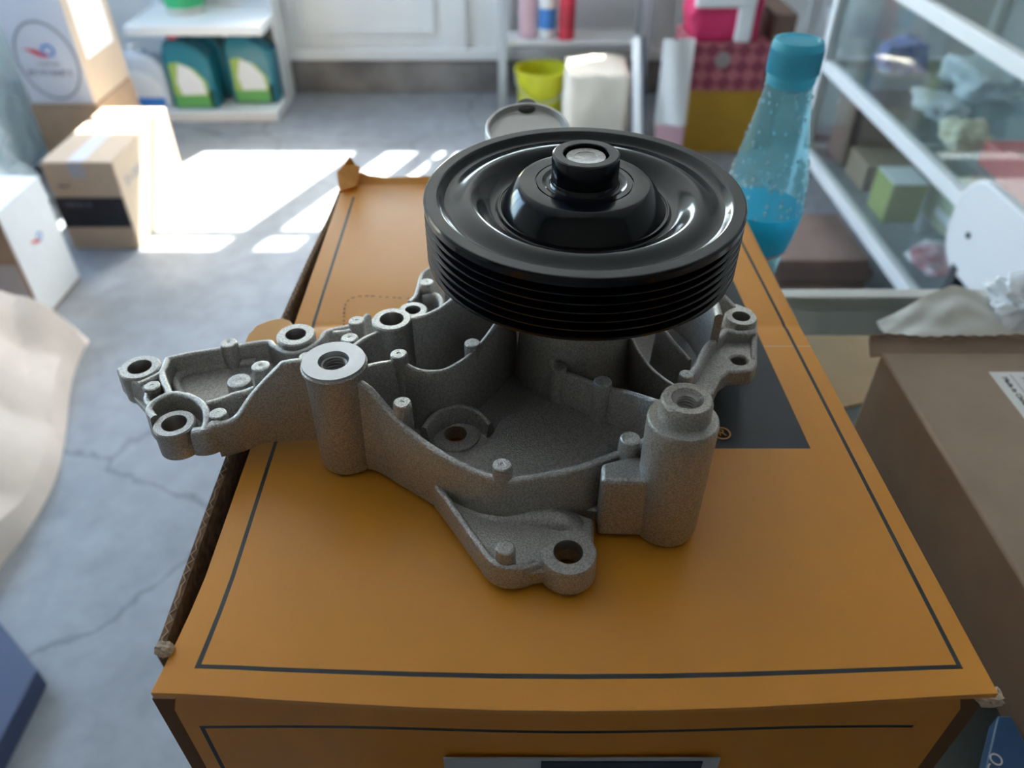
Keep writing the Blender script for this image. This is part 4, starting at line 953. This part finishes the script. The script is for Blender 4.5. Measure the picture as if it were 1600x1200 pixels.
strokes('carton_print', (xm-.085, tcy0-.0006, .425), (1, 0, 0), (0, 0, 1), (0, -1, 0), .165, .020, TEXTG, wc, 8)
text('carton_print', 'TotalEnergies', (xm, tcy0-.0012, .468), .016, (math.pi/2, 0, 0), TEXTG, wc)
# --- white carton with emblem on its side
sx0, sx1, sy0, sy1 = -1.80, -1.435, 1.95, 2.20
wc2 = empty('emblem_carton', ((sx0+sx1)/2, (sy0+sy1)/2, 0), 'white topped carton with emblem on its lit side at the left', 'carton')
obj('body', box(B(), sx0, sx1, sy0, sy1, 0, .362), KF[0], wc2, bevel=.006)
obj('white_side', box(B(), sx1-.002, sx1+.0015, sy0+.003, sy1-.003, .012, .362), WHITEP, wc2)
obj('white_top', box(B(), sx0, sx1+.0015, sy0+.003, sy1-.003, .361, .3642), WHITEP, wc2)
obj('grey_front_sheet', box(B(), sx1-.16, sx1-.01, sy0-.0015, sy0+.001, .02, .20), mat('grey_mauve_paper', (.42, .38, .38), .7), wc2)
emblem(wc2, (sx1+.0016, (sy0+sy1)/2-.005, .22), (0, 1, 0), (0, 0, 1), (1, 0, 0), .05)
# --- bluish plastic bags along the left edge
tag(obj('plastic_bag', crumple((-2.05, 2.62, 0), (.62, .46, .40), 51, .3, 1.6, 4), BAGB, smooth=35), 'big bluish plastic bag on the floor left of the banded carton', 'bag')
tag(obj('plastic_bag', crumple((-2.14, 3.02, 0), (.44, .34, .62), 53, .3, 1.6, 4), BAGB, smooth=35), 'bluish plastic bag standing left of the grey printed carton', 'bag')
# --- kraft paper bag
kb = empty('paper_sack', (-1.45, 1.55, 0), 'folded pale kraft paper sack lying on the floor at left', 'paper sack')
bm = B()
def sack(u, v):
    # u across (towards the aisle), v along; a slack folded bag
    x = -1.93 + .72*u; y = .95 + .90*v
    x += .10*(1-v)*u + .05*math.sin(v*5.0)*u
    h = .19*(1-max(0, (u-.62)/.38)**2)*(0.75+.25*v)
    h += .030*abs(math.sin(u*8+v*3.2)) + .020*abs(math.sin(v*11-u*3)) + .035*mnoise.noise(Vector((u*4, v*4, 7)))
    if u > .985 or v < .015 or v > .985 or u < .015: h = .0
    return Vector((x, y, max(0.0, h)+.001))
grid(bm, sack, 40, 40); obj('paper_body', bm, KRAFTL, kb, smooth=14)
bm = B(); grid(bm, lambda u, v: sack(.10+.66*u, .62+.30*v)+Vector((0, 0, .012+.02*math.sin(math.pi*v)+.004*math.sin(u*30))), 24, 10); solidify(obj('folded_flap', bm, KRAFTL, kb, smooth=28), .002, 0)
# --- navy box at the lower left
nv = [PX(57, 1045, .055), PX(-5, 968, .055), PX(-140, 1060, .055), PX(-30, 1215, .055)]
nb = empty('navy_box', (nv[0].x-.12, nv[0].y, 0), 'dark navy box corner on the floor at the lower left', 'box')
bm = B(); prism(bm, [(p.x, p.y) for p in nv], 0, .048); obj('body', bm, NAVY, nb, bevel=.003)
bm = B(); prism(bm, [((p.x-nb.location.x)*1.012+nb.location.x, (p.y-nb.location.y)*1.012+nb.location.y) for p in nv], .036, .055); obj('lid', bm, NAVY, nb, bevel=.003)
